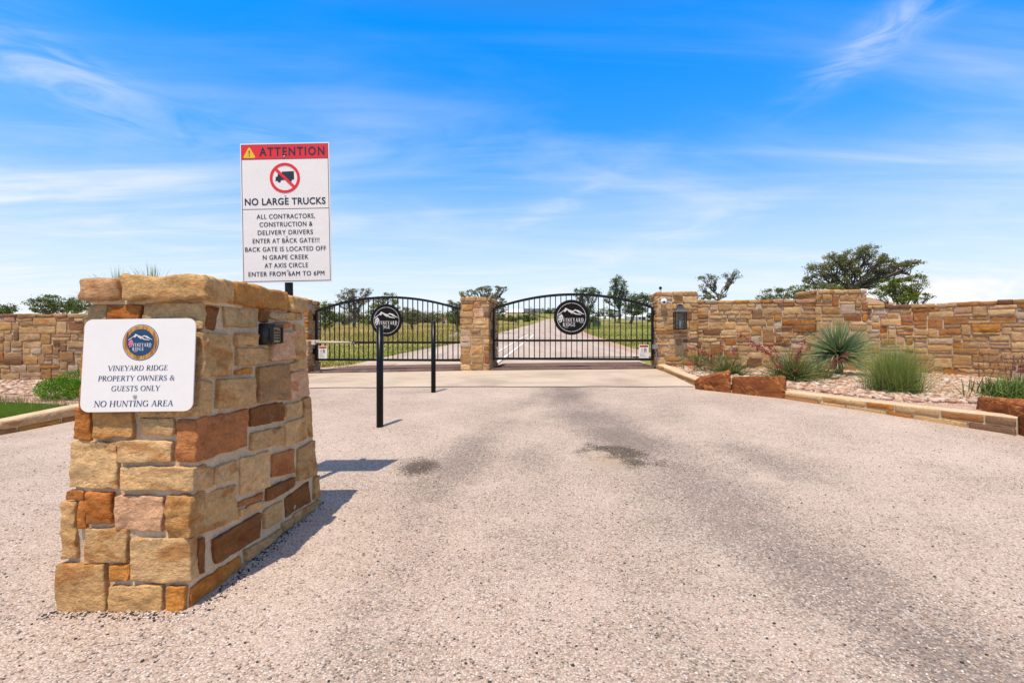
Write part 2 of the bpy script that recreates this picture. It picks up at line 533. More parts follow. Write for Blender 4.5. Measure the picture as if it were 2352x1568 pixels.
def boulder_mat():
    m, t, b = principled('rust_boulder', 0.92, 0.2)
    co = t.n('ShaderNodeTexCoord').outputs['Object']
    n1 = t.noise(co, 3, 5, 0.5, 0.3)
    n2 = t.noise(co, 2.2, 5, 0.6, 1.2)
    n3 = t.noise(co, 45, 5, 0.7)
    c = t.ramp(n1, [(0.28, (0.15, 0.045, 0.016)), (0.5, (0.24, 0.076, 0.024)), (0.75, (0.33, 0.115, 0.035))])
    vein = t.mapr(t.math('ABSOLUTE', t.math('SUBTRACT', n2, 0.5)), 0.022, 0.004)
    c = t.mix(t.math('MULTIPLY', vein, 0.6), c, (0.55, 0.22, 0.05))
    c = t.mix(t.math('MULTIPLY', t.mapr(t.noise(co, 3.1, 5, 0.6, 0.9), 0.64, 0.72), 0.55), c, (0.42, 0.15, 0.04))
    g = t.mapr(n3, 0.25, 0.75, 0.75, 1.25, 'LINEAR')
    c = t.mix(1.0, c, t.n('ShaderNodeCombineColor', {0: g, 1: g, 2: g}).outputs[0], 'MULTIPLY')
    link(t, c, b.inputs['Base Color'])
    bp = t.n('ShaderNodeBump', {'Height': t.math('ADD', t.noise(co, 12, 7, 0.6, 0.3), t.math('MULTIPLY', n3, 0.3)), 'Strength': 0.7, 'Distance': 0.012})
    link(t, bp.outputs[0], b.inputs['Normal'])
    return m


def glass_mat():
    m = bpy.data.materials.new('lantern_glass')
    m.use_nodes = True
    t = NT(m.node_tree)
    gl = t.n('ShaderNodeBsdfGlossy', {'Color': (0.9, 0.95, 1, 1), 'Roughness': 0.06})
    tr = t.n('ShaderNodeBsdfTransparent', {'Color': (0.93, 0.94, 0.92, 1)})
    fr = t.n('ShaderNodeFresnel', {'IOR': 1.5})
    mx = t.n('ShaderNodeMixShader', {0: t.math('MULTIPLY', fr.outputs[0], 0.7), 1: tr.outputs[0], 2: gl.outputs[0]})
    t.n('ShaderNodeOutputMaterial', {'Surface': mx.outputs[0]})
    return m


def wood_ring_mat():
    m, t, b = principled('barrel_wood_print', 0.5, 0.3)
    co = t.n('ShaderNodeTexCoord').outputs['Object']
    st = t.n('ShaderNodeMapping', {'Vector': co, 'Scale': (90, 1, 6)}).outputs[0]
    n1 = t.noise(st, 1.0, 3, 0.6)
    link(t, t.ramp(n1, [(0.36, (0.14, 0.04, 0.012)), (0.46, (0.40, 0.16, 0.03)), (0.58, (0.68, 0.34, 0.04)), (0.72, (0.24, 0.08, 0.02))]), b.inputs['Base Color'])
    return m


MAT = dict(
    stone=stone_mat('sandstone'), wallstone=stone_mat('wall_sandstone', 0.8), mortar=mortar_mat(), chip=chipseal_mat(), road=road_mat(),
    concrete=concrete_mat(), ground=ground_mat(), fine=finegravel_mat(), black=black_metal(), boulder=boulder_mat(),
    gloss=black_metal('glossy_black_paint', 0.3, (0.004, 0.004, 0.004), 0.16), matte=black_metal('matte_black_plate', 0.75, (0.007, 0.007, 0.007), 0.1),
    glass=glass_mat(), woodring=wood_ring_mat(),
    white=plain('white_sign_face', (0.80, 0.755, 0.70), 0.55, 0.35, vary=0.02),
    navy=plain('navy_print', (0.010, 0.050, 0.125), 0.5, vary=0.05),
    ink=plain('dark_print', (0.018, 0.024, 0.036), 0.5, vary=0.05),
    red=plain('red_print', (0.72, 0.022, 0.028), 0.5, vary=0.04),
    yellow=plain('yellow_print', (0.80, 0.50, 0.02), 0.5, vary=0.04),
    pink=plain('pink_print', (0.80, 0.20, 0.30), 0.5, vary=0.1),
    bone=plain('cutout_white', (0.68, 0.64, 0.58), 0.6, vary=0.04),
    grey=plain('grey_metal', (0.26, 0.27, 0.28), 0.45, 0.5, 0.4, vary=0.15),
    galv=plain('galvanised_steel', (0.45, 0.45, 0.46), 0.4, 0.5, 0.6, vary=0.15),
    rust=plain('rusty_steel', (0.15, 0.092, 0.075), 0.8, 0.3, vary=0.35, scale=5),
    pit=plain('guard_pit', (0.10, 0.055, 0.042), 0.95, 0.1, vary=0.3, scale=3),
    beige=plain('beige_arm', (0.60, 0.50, 0.36), 0.5, 0.4, vary=0.12),
    camwhite=plain('white_plastic', (0.78, 0.78, 0.76), 0.35, 0.5, vary=0.03),
    gold=plain('keypad_plate', (0.42, 0.29, 0.14), 0.4, 0.5, 0.5, vary=0.15),
    plastic=plain('black_housing', (0.012, 0.012, 0.014), 0.45, 0.5, vary=0.2, bump=0.1),
    paint=plain('road_paint', (0.74, 0.70, 0.64), 0.8, vary=0.22, scale=9),
    leaf=vcol('leaf', 0.6, 0.25, 0.1, 3, 0.36), blade=vcol('blade', 0.5, 0.35, 0.12, 8, 0.18),
    bark=vcol('bark', 0.95, 0.1, 0.3, 9), petal=vcol('petal', 0.6, 0.2, 0.2, 30, 0.2), pebble=vcol('pebble', 0.85, 0.25, 0.22, 26),
    grass=vcol('grass_blades', 0.9, 0.0, 0.1, 4, 0.2),
    wallpaint=plain('house_wall', (0.62, 0.55, 0.46), 0.9, vary=0.06, scale=1), whitewall=plain('white_wall', (0.78, 0.77, 0.74), 0.9, vary=0.04, scale=1),
    metalroof=plain('white_metal_roof', (0.80, 0.80, 0.78), 0.45, vary=0.04, scale=1), darkroof=plain('grey_shingle_roof', (0.10, 0.10, 0.115), 0.9, vary=0.15, scale=2),
    tanroof=plain('tan_roof', (0.34, 0.19, 0.10), 0.9, vary=0.15, scale=2), window=plain('dark_window', (0.02, 0.024, 0.03), 0.15, 0.5, vary=0.1),
    utilgreen=plain('utility_green', (0.03, 0.085, 0.045), 0.5, vary=0.1), palerock=plain('pale_rock', (0.45, 0.36, 0.30), 0.95, vary=0.25, scale=6, bump=0.6),
)


# ------------------------------------------------------------------ terrain
def sst(a, b, x):
    t = np.clip((np.asarray(x, dtype=float) - a) / (b - a), 0, 1)
    return t * t * (3 - 2 * t)


KY = [-40, 2.0, 2.6, 3.3, 4.2, 5.5, 8.0, 9.5, 11.0, 14.4, 16.0, 18.0, 22, 26, 29, 80]
KZ = [0, 0.0, 0.01, 0.03, 0.075, 0.145, 0.275, 0.335, 0.388, 0.39, 0.44, 0.53, 0.735, 0.95, 1.13, 3.68]


def g(X, Y):
    X = np.asarray(X, dtype=float)
    Y = np.asarray(Y, dtype=float)
    b = np.interp(Y, KY, KZ)
    cr = np.where(X < -0.88, 0.024, 0.016) * (np.clip(X, -9, 5) + 0.88)
    b = b + cr * sst(2.5, 6.5, Y) * (1 - sst(14, 22, Y))
    a = X / np.maximum(Y, 1)
    k = np.interp(a, [-0.5, -0.12, -0.02, 0.08, 0.16, 0.6], [0.028, 0.030, 0.078, 0.080, 0.058, 0.05])
    far = np.clip(Y - 80, 0, 72)
    b = b + far * k - np.clip(Y - 155, 0, 900) * 0.035
    return b


def gz(x, y):
    return float(g(x, y))


def at(px, py, Y):
    return Vector(((px - 1176) / F * Y, Y, EYE - (py - 780) / F * Y))


def ground_pt(px, py):
    Y = 3.0
    for _ in range(60):
        x = (px - 1176) / F * Y
        h = EYE - gz(x, Y)
        Y = 0.5 * Y + 0.5 * (h * F / max(py - 780, 1))
    return ((px - 1176) / F * Y, Y)


# gate line frame: s runs along the gates to the right, t runs away from the drive
GA = R(6.5)
GE = Vector((math.cos(GA), -math.sin(GA), 0))
GN = Vector((math.sin(GA), math.cos(GA), 0))
GO = Vector((-1.196, 11.5, 0))


def st(s, t, z=0.0):
    p = GO + GE * s + GN * t
    return Vector((p.x, p.y, z))


def grid_sheet(name, X, Y, Z, mat, cols=None, kind='structure'):
    """X, Y, Z are (rows, cols) arrays"""
    r, c = X.shape
    V = np.stack([X.ravel(), Y.ravel(), Z.ravel()], 1)
    idx = np.arange(r * c).reshape(r, c)
    Fc = np.stack([idx[:-1, :-1].ravel(), idx[:-1, 1:].ravel(), idx[1:, 1:].ravel(), idx[1:, :-1].ravel()], 1)
    if cols is None:
        cols = np.ones((r * c, 4))
    o = np_mesh(name, V, Fc, cols, mat, None, True)
    o['kind'] = kind
    return o


# the ground: one sheet to the horizon, dropped a little under the paved forecourt
ys = np.concatenate([np.arange(-60, 10, 5), np.arange(10, 60, 0.8), np.arange(60, 170, 3), [180, 200, 240, 300, 400, 600, 900, 1500, 2500]])
xs = np.concatenate([[-2500, -1200, -600, -300, -180], np.arange(-120, -30, 6), np.arange(-30, 30, 1.0), np.arange(30, 121, 6), [180, 300, 600, 1200, 2500]])
XX, YY = np.meshgrid(xs, ys)
ZZ = g(XX, YY) - 0.45 * (1 - sst(11.9, 12.9, YY)) - 0.004
undul = np.array([noise.fractal(Vector((x * 0.05, y * 0.05, 3)), 1.0, 2.0, 3) for x, y in zip(XX.ravel(), YY.ravel())]).reshape(XX.shape)
ZZ = ZZ + undul * 0.25 * sst(30, 80, YY) * (np.abs(XX - 2) > 5)
grid_sheet('ground', XX, YY, ZZ, MAT['ground'])


def rowsheet(name, rows, ncol, mat, dz, kind='structure'):
    """rows: (Y, xleft, xright)"""
    X = np.array([np.linspace(a, b, ncol) for _, a, b in rows])
    Y = np.array([np.full(ncol, y) for y, _, _ in rows])
    return grid_sheet(name, X, Y, g(X, Y) + dz, mat, None, kind)


# driveway of chip seal, with wear painted by where tyres run (attribute R), oil burn (G), bare sand (B)
def dist_poly(P, pts):
    d = np.full(P.shape[0], 1e9)
    for (ax, ay), (bx, by) in zip(pts[:-1], pts[1:]):
        ab = np.array([bx - ax, by - ay])
        tt = np.clip(((P - [ax, ay]) @ ab) / (ab @ ab), 0, 1)
        d = np.minimum(d, np.hypot(P[:, 0] - ax - tt * ab[0], P[:, 1] - ay - tt * ab[1]))
    return d


def drive_edges():
    ys1 = np.concatenate([np.arange(-30, 0.4, 1.0), np.arange(0.6, 9.55, 0.055)])
    return ys1


def build_drive():
    yy = drive_edges()
    xx = np.concatenate([np.arange(-30, -7, 1.0), np.arange(-7, 7.01, 0.06), np.arange(8, 31, 1.0)])
    X, Y = np.meshgrid(xx, yy)
    Z = g(X, Y) + 0.0
    P = np.stack([X.ravel(), Y.ravel()], 1)
    nz = np.array([noise.fractal(Vector((a * 0.9, b * 0.9, 1.7)), 1.0, 2.0, 4) for a, b in P])
    tr = [([(1290, 890), (1180, 940), (1110, 1010), (1040, 1090), (960, 1190)], 0.22, 0.62),
          ([(1300, 890), (1320, 950), (1480, 1040), (1640, 1130), (1800, 1240), (2000, 1420), (2250, 1568)], 0.34, 0.78),
          ([(1440, 900), (1500, 930), (1640, 990), (1760, 1060), (2060, 1170), (2352, 1290)], 0.22, 0.42),
          ([(1040, 1100), (980, 1240), (900, 1360), (820, 1568)], 0.15, 0.34),
          ([(1240, 930), (1230, 1010), (1220, 1120), (1210, 1260)], 0.26, 0.40),
          ([(1480, 1080), (1560, 1240), (1640, 1420), (1700, 1568)], 0.35, 0.40),
          ([(860, 905), (960, 900)], 0.18, 0.45)]
    wear = np.zeros(len(P))
    for pix, wd, amt in tr:
        pts = [ground_pt(*q) for q in pix]
        d = dist_poly(P, pts)
        wear = np.maximum(wear, amt * 1.0 * np.exp(-(d / (wd * 1.5)) ** 2))
    wear = np.clip(wear * 0.86 * (1 + 0.5 * nz) + 0.09 + 0.15 * nz, 0, 1)
    oil = np.zeros(len(P))
    sand = np.zeros(len(P))
    for (px, py), rx, ry, a, hollow in (((965, 1072), 0.25, 0.30, 1.15, 0), ((1400, 1052), 0.42, 0.44, 1.02, 1)):
        cx, cy = ground_pt(px, py)
        d = np.hypot((P[:, 0] - cx) / rx, (P[:, 1] - cy) / ry) * (1 + 0.55 * nz)
        if hollow:
            nf = np.array([noise.fractal(Vector((q[0] * 4.5, q[1] * 4.5, 8.1)), 1.0, 2.0, 3) for q in P]) if True else 0
            lop = np.clip(0.62 + 0.5 * (P[:, 1] - cy) / ry + 0.35 * (P[:, 0] - cx) / rx, 0.15, 1)
            oil = np.maximum(oil, a * np.exp(-((d - 0.62) / 0.55) ** 2) * lop * np.clip(0.8 + 0.9 * nf, 0, 1.3))
            sand = np.maximum(sand, 0.9 * np.exp(-(d / 0.5) ** 2))
            Z.ravel()[:] -= 0.02 * np.exp(-(d / 0.7) ** 2)
        else:
            oil = np.maximum(oil, a * np.exp(-d ** 2))
    # the sheet dives under the planting beds beyond the kerbs
    kr = np.interp(Y, [3.6, 4.3, 4.86, 5.6, 6.28, 6.88, 7.3, 7.7, 8.15, 11.0], [7.2, 5.65, 5.22, 4.75, 4.35, 4.02, 3.85, 3.5, 3.3, 3.45])
    kl = np.interp(Y, [1.5, 2.3, 3.3, 4.6, 5.5, 6.4, 7.8, 9.4, 11.6], [-11.1, -9.1, -7.5, -6.4, -5.95, -5.84, -5.6, -5.3, -5.15])
    Z -= 0.35 * sst(0.0, 0.30, X - kr) * sst(3.0, 4.2, Y) + 0.35 * sst(0.0, 0.30, kl - X) * sst(1.2, 1.8, Y)
    cols = np.stack([wear, oil, sand, np.ones(len(P))], 1)
    o = grid_sheet('driveway', X, Y, Z, MAT['chip'], cols)
    return o


build_drive()


def st_sheet(name, s0, s1, t0, t1, mat, dz, ns=60, nt=24, wob=0.0):
    s = np.linspace(s0, s1, ns)
    t = np.linspace(t0, t1, nt)
    Sg, Tg = np.meshgrid(s, t)
    if wob:
        for i in range(ns):
            Tg[0, i] += wob * noise.noise(Vector((s[i] * 1.5, 0, 5)))
    X = GO.x + GE.x * Sg + GN.x * Tg
    Y = GO.y + GE.y * Sg + GN.y * Tg
    return grid_sheet(name, X, Y, g(X, Y) + dz, mat)


st_sheet('concrete_apron', -4.6, 4.6, -2.92, 0.02, MAT['concrete'], 0.012, 80, 24, 0.05)
st_sheet('rear_apron', -4.3, 4.7, 2.52, 5.6, MAT['concrete'], 0.012, 60, 20)
# the road that climbs away behind the gates
road_l = [(16.6, -4.85), (20, -4.1), (24.5, -2.98), (28.5, -2.1), (38, -1.2), (60, 1.2), (82, 3.84), (100, 7.0), (112, 11.0), (122, 18)]
road_r = [(16.6, 4.75), (20, 4.65), (26.7, 4.75), (37, 5.1), (60, 7.2), (82, 10.0), (100, 14.5), (112, 20.0), (122, 30)]
ry = np.concatenate([np.arange(16.6, 60, 0.8), np.arange(60, 122, 2.0)])
rows = [(y, float(np.interp(y, *zip(*road_l))) + 0.05 * noise.noise(Vector((y * 0.7, 0, 1))), float(np.interp(y, *zip(*road_r))) + 0.07 * noise.noise(Vector((y * 0.7, 4, 1)))) for y in ry]
rowsheet('road', rows, 14, MAT['road'], 0.03)
rows = [(y, b - 0.3, b + 0.75 + 0.25 * noise.noise(Vector((y * 0.6, 2, 2)))) for y, a, b in rows if y < 70]
rowsheet('gravel_shoulder', rows, 6, MAT['fine'], 0.018)
rowsheet('gravel_verge', [(y, a, b) for y, a, b in ((13.6, -6.4, -4.2), (14.2, -6.2, -3.9), (14.8, -5.6, -3.7), (15.3, -5.1, -3.6))], 8, MAT['fine'], 0.02)


def ribbon(pts, w, dz):
    m = MB()
    L = []
    for i, (x, y) in enumerate(pts):
        a = pts[max(i - 1, 0)]
        b = pts[min(i + 1, len(pts) - 1)]
        d = Vector((b[0] - a[0], b[1] - a[1], 0)).normalized()
        nrm = Vector((-d.y, d.x, 0)) * w / 2
        for k in (-1, 1):
            X, Y = x + nrm.x * k, y + nrm.y * k
            L.append((X, Y, gz(X, Y) + dz))
    m.add(L, [(2 * i, 2 * i + 1, 2 * i + 3, 2 * i + 2) for i in range(len(pts) - 1)])
    return m


def dense(pts, n=8):
    out = []
    for a, b in zip(pts[:-1], pts[1:]):
        for i in range(n):
            out.append((a[0] + (b[0] - a[0]) * i / n, a[1] + (b[1] - a[1]) * i / n))
    return out + [pts[-1]]


def ray_ground(px, py, lo=12.0, hi=120.0):
    f = lambda Y: EYE - (py - 780) / F * Y - gz((px - 1176) / F * Y, Y)
    a = lo
    while a < hi and f(a) > 0:
        a += 0.25
    return ((px - 1176) / F * a, a)


lane = [ray_ground(1141 + 71 * f, 812 - 42 * f) for f in np.linspace(0, 1, 9)] + [ray_ground(1216, 768.6), ray_ground(1221, 769.0), ray_ground(1224, 771)] + [ray_ground(1222 - 82 * f, 774.5 + 63.5 * f) for f in np.linspace(0.03, 1, 12)]
mk = ribbon(lane, 0.11, 0.045)
setp(mk.build('road_marking', MAT['paint']), kind='structure')

# ------------------------------------------------------------------ stonework
TAN = [(0.56, 0.34, 0.148), (0.62, 0.395, 0.19), (0.46, 0.265, 0.112), (0.57, 0.325, 0.125), (0.52, 0.32, 0.15), (0.43, 0.23, 0.085)]
RUSTY = [(0.42, 0.17, 0.045), (0.34, 0.13, 0.04), (0.50, 0.22, 0.045), (0.46, 0.20, 0.065)]
PINK = [(0.54, 0.295, 0.165), (0.60, 0.37, 0.235), (0.44, 0.20, 0.10)]
DARK = [(0.24, 0.105, 0.045), (0.28, 0.15, 0.075), (0.21, 0.11, 0.06)]
GREYT = [(0.50, 0.36, 0.22), (0.55, 0.41, 0.27)]


def pick(rng, tone=1.0):
    r = rng.random()
    pal = TAN if r < 0.66 else RUSTY if r < 0.80 else PINK if r < 0.87 else DARK if r < 0.92 else GREYT
    c = rng.choice(pal)
    k = rng.uniform(0.85, 1.15) * tone
    return (c[0] * k, c[1] * k, c[2] * k, rng.random())


def lines(L, r, step, extra=()):
    r = min(r, L * 0.3)
    n = max(1, int(round((L - 2 * r) / step)))
    xs = [0.0, r * 0.35, r] + [r + (L - 2 * r) * i / n for i in range(1, n)] + [L - r, L - r * 0.35, L]
    for e in extra:
        if r < e < L - r:
            xs = [x for x in xs if abs(x - e) > step * 0.35] + [e]
    return sorted(xs), r


def stone(mb, fn, a, b, c, r, step, amp, seed, col, extra=(), lean=True, back=False, rough=1.0):
    """rounded, roughened block; fn(u, v, w) maps metres along/up/out to a point"""
    us, r1 = lines(a, r, step, extra)
    vs, r2 = lines(b, r, step)
    r = min(r1, r2)
    if lean:
        us = [u for i, u in enumerate(us) if not (i in (1, len(us) - 2))]
        vs = [u for i, u in enumerate(vs) if not (i in (1, len(vs) - 2))]
        ws = [0.0, c - r, c]
    else:
        nw = max(1, int(round((c - r) / step / 1.5)))
        ws = [(c - r) * i / nw for i in range(nw + 1)] + [c - r * 0.35, c]
    nu, nv, nw = len(us), len(vs), len(ws)
    ids, P = {}, []

    def vid(i, j, k):
        key = (i, j, k)
        if key not in ids:
            ids[key] = len(P)
            u, v, w = us[i], vs[j], ws[k]
            qu, qv, qw = min(max(u, r), a - r), min(max(v, r), b - r), min(w, c - r)
            d = Vector((u - qu, v - qv, w - qw))
            if d.length > r:
                d = d.normalized() * r
            P.append((qu + d.x, qv + d.y, qw + d.z))
        return ids[key]
    fs = []
    for i in range(nu - 1):
        for j in range(nv - 1):
            fs.append((vid(i, j, nw - 1), vid(i + 1, j, nw - 1), vid(i + 1, j + 1, nw - 1), vid(i, j + 1, nw - 1)))
            if back:
                fs.append((vid(i, j, 0), vid(i, j + 1, 0), vid(i + 1, j + 1, 0), vid(i + 1, j, 0)))
    for k in range(nw - 1):
        for i in range(nu - 1):
            fs.append((vid(i, 0, k), vid(i + 1, 0, k), vid(i + 1, 0, k + 1), vid(i, 0, k + 1)))
            fs.append((vid(i, nv - 1, k), vid(i, nv - 1, k + 1), vid(i + 1, nv - 1, k + 1), vid(i + 1, nv - 1, k)))
        for j in range(nv - 1):
            fs.append((vid(0, j, k), vid(0, j, k + 1), vid(0, j + 1, k + 1), vid(0, j + 1, k)))
            fs.append((vid(nu - 1, j, k), vid(nu - 1, j + 1, k), vid(nu - 1, j + 1, k + 1), vid(nu - 1, j, k + 1)))
    out = []
    so = Vector((seed * 7.31 % 50, seed * 3.77 % 50, seed * 1.93 % 50))
    for (u, v, w) in P:
        p = fn(u, v, w)
        q = p + so
        nvv = noise.noise_vector(q * 9.0) * amp + noise.noise_vector(q * 24.0) * amp * 0.55 * rough
        if not lean:
            # chipped ledges: a stepped ridge noise pushes the face in and out
            rd = noise.ridged_multi_fractal(q * 7.0, 0.9, 2.1, 4, 1.0, 2.0)
            nvv += (fn(u, v, w + 0.01) - p).normalized() * (rd - 1.1) * amp * 0.75 * rough + noise.noise_vector(q * 42.0) * amp * 0.42 * rough
        out.append(p + nvv)
    mb.add(out, fs, col)


def pack(W, H, rng, ch=(0.05, 0.08), cw=0.075, hmax=3, wmax=6):
    """random ashlar: rows of uneven height, blocks spanning one to three of them"""
    rows = [0.0]
    while rows[-1] < H - 0.03:
        rows.append(rows[-1] + rng.uniform(*ch))
    k = H / rows[-1]
    rows = [y * k for y in rows]
    ny = len(rows) - 1
    nx = max(2, int(W / cw))
    occ = [[False] * nx for _ in range(ny)]
    cols = [W * i / nx for i in range(nx + 1)]
    out = []
    for j in range(ny):
        for i in range(nx):
            if occ[j][i]:
                continue
            h = min(rng.choice([1, 1, 1, 2, 2, 2, 3]), hmax, ny - j)
            w = rng.choice([2, 3, 4, 4, 5, 5, wmax]) if h < 3 else rng.choice([2, 3, 3, 4])
            ww = 0
            while ww < w and i + ww < nx and not occ[j][i + ww]:
                ww += 1
            if i + ww < nx and not occ[j][i + ww] and (i + ww + 1 >= nx or occ[j][i + ww + 1]):
                ww += 1
            hh = 1
            while hh < h and all(not occ[j + hh][i + q] for q in range(ww)):
                hh += 1
            for y in range(hh):
                for q in range(ww):
                    occ[j + y][i + q] = True
            out.append((cols[i], cols[i + ww], rows[j], rows[j + hh]))
    return out


class Path:
    """plan polyline; at(s, d) is the point s metres along, d metres out on its right-hand side"""
    def __init__(s, pts):
        s.p = [Vector((x, y, 0)) for x, y in pts]
        s.L = [0.0]
        for a, b in zip(s.p[:-1], s.p[1:]):
            s.L.append(s.L[-1] + (b - a).length)
        s.n = []
        for a, b in zip(s.p[:-1], s.p[1:]):
            d = (b - a).normalized()
            s.n.append(Vector((d.y, -d.x, 0)))

    def at(s, q, d, z):
        q = min(max(q, 0.0), s.L[-1])
        for i in range(len(s.n)):
            if q <= s.L[i + 1] + 1e-9 or i == len(s.n) - 1:
                f = (q - s.L[i]) / (s.L[i + 1] - s.L[i])
                nn = s.n[i]
                for end, other in ((0, i - 1), (1, i + 1)):
                    if abs(f - end) < 0.02 and 0 <= other < len(s.n):
                        m = s.n[i] + s.n[other]
                        nn = m / (m.dot(s.n[i])) if m.dot(s.n[i]) > 0.2 else nn
                p = s.p[i].lerp(s.p[i + 1], f) + nn * d
                return Vector((p.x, p.y, z))


def masonry(mb, path, z0f, z1, seed, step=0.06, amp=0.009, gap=0.0115, tone=1.0, proud=0.021, hmax=3, wmax=5, cw=0.082, ch=(0.06, 0.10)):
    rng = random.Random(seed)
    Wd = path.L[-1]
    zb = min(z0f(0), z0f(Wd))
    for (a, b, c, d) in pack(Wd, z1 - zb, rng, ch, cw, hmax, wmax):
        j = lambda k=0.006: rng.uniform(-k, k)
        wob = lambda q: 0.045 * noise.noise(Vector((q * 2.3, (c + d) * 2.6, seed * 1.7))) if 0.12 < q < Wd - 0.12 else 0.0
        wv = lambda q: 0.014 * noise.noise(Vector((q * 1.7, 3.3, seed * 2.1 + c * 4)))
        s0, s1, y0, y1 = a + wob(a) + gap + j(), b + wob(b) - gap + j(), zb + c + gap + j(), zb + d - gap + j()
        if s1 - s0 < 0.025 or y1 - y0 < 0.02:
            continue
        tl, tr = j(0.008), j(0.008)
        dep = proud + rng.uniform(-0.007, 0.016)

        def fn(u, v, w, s0=s0, y0=y0, A=s1 - s0, B=y1 - y0, tl=tl, tr=tr, dep=dep):
            f = u / A
            return path.at(s0 + u, dep - 0.07 + w, y0 + v * (1 + (tl * (1 - f) + tr * f) / B))
        ex = [L - s0 for L in path.L[1:-1] if s0 < L < s1]
        ex2 = []
        for e in ex:
            ex2 += [e - 0.02, e, e + 0.02]
        stone(mb, fn, s1 - s0, y1 - y0, 0.07, 0.009, step * 0.8, amp, rng.random() * 90, pick(rng, tone), ex2, lean=False, rough=rng.choice([0.6, 1.0, 1.5]))


def core(mb, path, z0f, z1, back, n=None):
    """mortar body behind the stones"""
    n = n or max(2, int(path.L[-1] / 0.25))
    S_ = sorted(set([path.L[-1] * i / n for i in range(n + 1)] + path.L))
    vs = []
    for s in S_:
        for d, z in ((0, z0f(s)), (0, z1), (-back, z1), (-back, z0f(s))):
            vs.append(path.at(s, d, z))
    fs = []
    for i in range(len(S_) - 1):
        for k in range(4):
            k2 = (k + 1) % 4
            fs.append((4 * i + k, 4 * i + k2, 4 * i + 4 + k2, 4 * i + 4 + k))
    fs += [(0, 3, 2, 1), tuple(4 * (len(S_) - 1) + k for k in range(4))]
    mb.add(vs, fs)


def coping(mb, path, z0, z1, out, back, seed, tone=1.0, step=0.09, lmin=0.22, lmax=0.5, ends=True):
    rng = random.Random(seed)
    s = -out if ends else 0.0
    end = path.L[-1] + (out if ends else 0)
    while s < end - 0.05:
        ln = min(rng.uniform(lmin, lmax), end - s)
        if end - s - ln < 0.12:
            ln = end - s
        a = ln - 0.014
        zt = z1 + rng.uniform(-0.012, 0.012)
        o = out + rng.uniform(-0.012, 0.012)

        def fn(u, v, w, s=s, o=o):
            q = s + u
            p = path.at(q, o - (back + out) + w, z0 + v)
            ex = min(q, 0) if q < 0 else max(q - path.L[-1], 0)
            if ex:
                i = 0 if q < 0 else -1
                d = path.n[i]
                p += Vector((-d.y, d.x, 0)) * ex
            return p
        ex = []
        for L in path.L[1:-1]:
            if s < L < s + ln:
                ex += [L - s - 0.02, L - s, L - s + 0.02]
        stone(mb, fn, a, zt - z0, back + out, 0.018, step, 0.012, rng.random() * 90, pick(rng, tone), ex)
        s += ln


def wall(name, label, cat, pts, z0f, top, seed, back=0.30, cop=0.085, tone=1.0, cop_ends=True, group=None):
    path = Path(pts)
    t = thing(name, label, cat, (pts[0][0], pts[0][1], z0f(0)), group)
    m = MB()
    core(m, path, lambda s: z0f(s) - 0.15, top - cop, back)
    m.build('mortar', MAT['mortar'], t)
    m = MB()
    masonry(m, path, lambda s: z0f(s) - 0.05, top - cop, seed, tone=tone)
    m.build('masonry', MAT['wallstone'], t, True)
    m = MB()
    coping(m, path, top - cop, top, 0.035, back, seed + 5, tone, ends=cop_ends)
    m.build('coping', MAT['wallstone'], t, True)
    return t, path


def bedz_r(X, Y):
    return 0.50 - 0.02 * (X - 3.2) - 0.02 * (11 - Y)


def bedz_l(X, Y):
    return 0.22 - 0.014 * (Y - 6) + 0.0 * X


# right-hand wing wall in two runs with a taller pier between them
wall('stone_wall', 'straight tan sandstone wall between the lantern pillar and the taller pier', 'wall',
     [(4.10, 11.12), (5.0, 11.05), (6.0, 10.97), (6.86, 10.9)], lambda s: 0.42, 2.04, 11, cop_ends=False)
wall('stone_wall', 'curved tan sandstone wall behind the clump of feathery green grass', 'wall',
     [(7.90, 10.96), (8.5, 10.93), (9.0, 10.75), (9.36, 10.4), (9.62, 9.95), (9.95, 9.3), (10.3, 8.6), (10.6, 7.8), (10.8, 7.0)], lambda s: 0.30, 1.915, 23, cop_ends=False)
wall('stone_wall', 'low dark toned stone wall beyond the clipped bush left of the pedestal', 'wall',
     [(-15.0, 10.3), (-13.5, 10.75), (-12.0, 11.0), (-10.0, 11.05), (-8.5, 11.4), (-7.2, 11.8), (-5.75, 12.1)], lambda s: 0.10, 1.72, 37, tone=0.86, cop_ends=False)


def pillar(name, label, s0, s1, t0, t1, zb, top, seed, rot=None, cap=0.10, tone=1.0):
    c = [st(s0, t0), st(s1, t0), st(s1, t1), st(s0, t1)]
    if rot is not None:      # a pillar squared to another direction, swung about its right front corner
        q = Matrix.Rotation(rot, 3, 'Z')
        o = c[1].copy()
        c = [o + q @ (p - o) for p in c]
    # run round the pillar starting at the back so no seam faces the drive
    pts = [c[3], c[0], c[1], c[2], c[3]]
    path = Path([(p.x, p.y) for p in pts])
    mid = (c[0] + c[2]) / 2
    t = thing(name, label, 'pillar', (mid.x, mid.y, zb))
    m = MB()
    lo, hi = [Vector((p.x, p.y, zb - 0.2)) for p in c], [Vector((p.x, p.y, top - 0.03)) for p in c]
    m.add(lo + hi, [(3, 2, 1, 0), (4, 5, 6, 7)] + [(k, (k + 1) % 4, 4 + (k + 1) % 4, 4 + k) for k in range(4)])
    m.build('mortar', MAT['mortar'], t)
    m = MB()
    masonry(m, path, lambda s: zb - 0.05, top - cap, seed, tone=tone, step=0.05, amp=0.010, wmax=4, cw=0.075, ch=(0.065, 0.10))
    m.build('masonry', MAT['wallstone'], t, True)
    m = MB()
    coping(m, path, top - cap, top, 0.045, 0.16, seed + 3, tone * 1.0, step=0.06, lmin=0.16, lmax=0.3, ends=False)
    m.build('cap_stones', MAT['wallstone'], t, True)
    return t


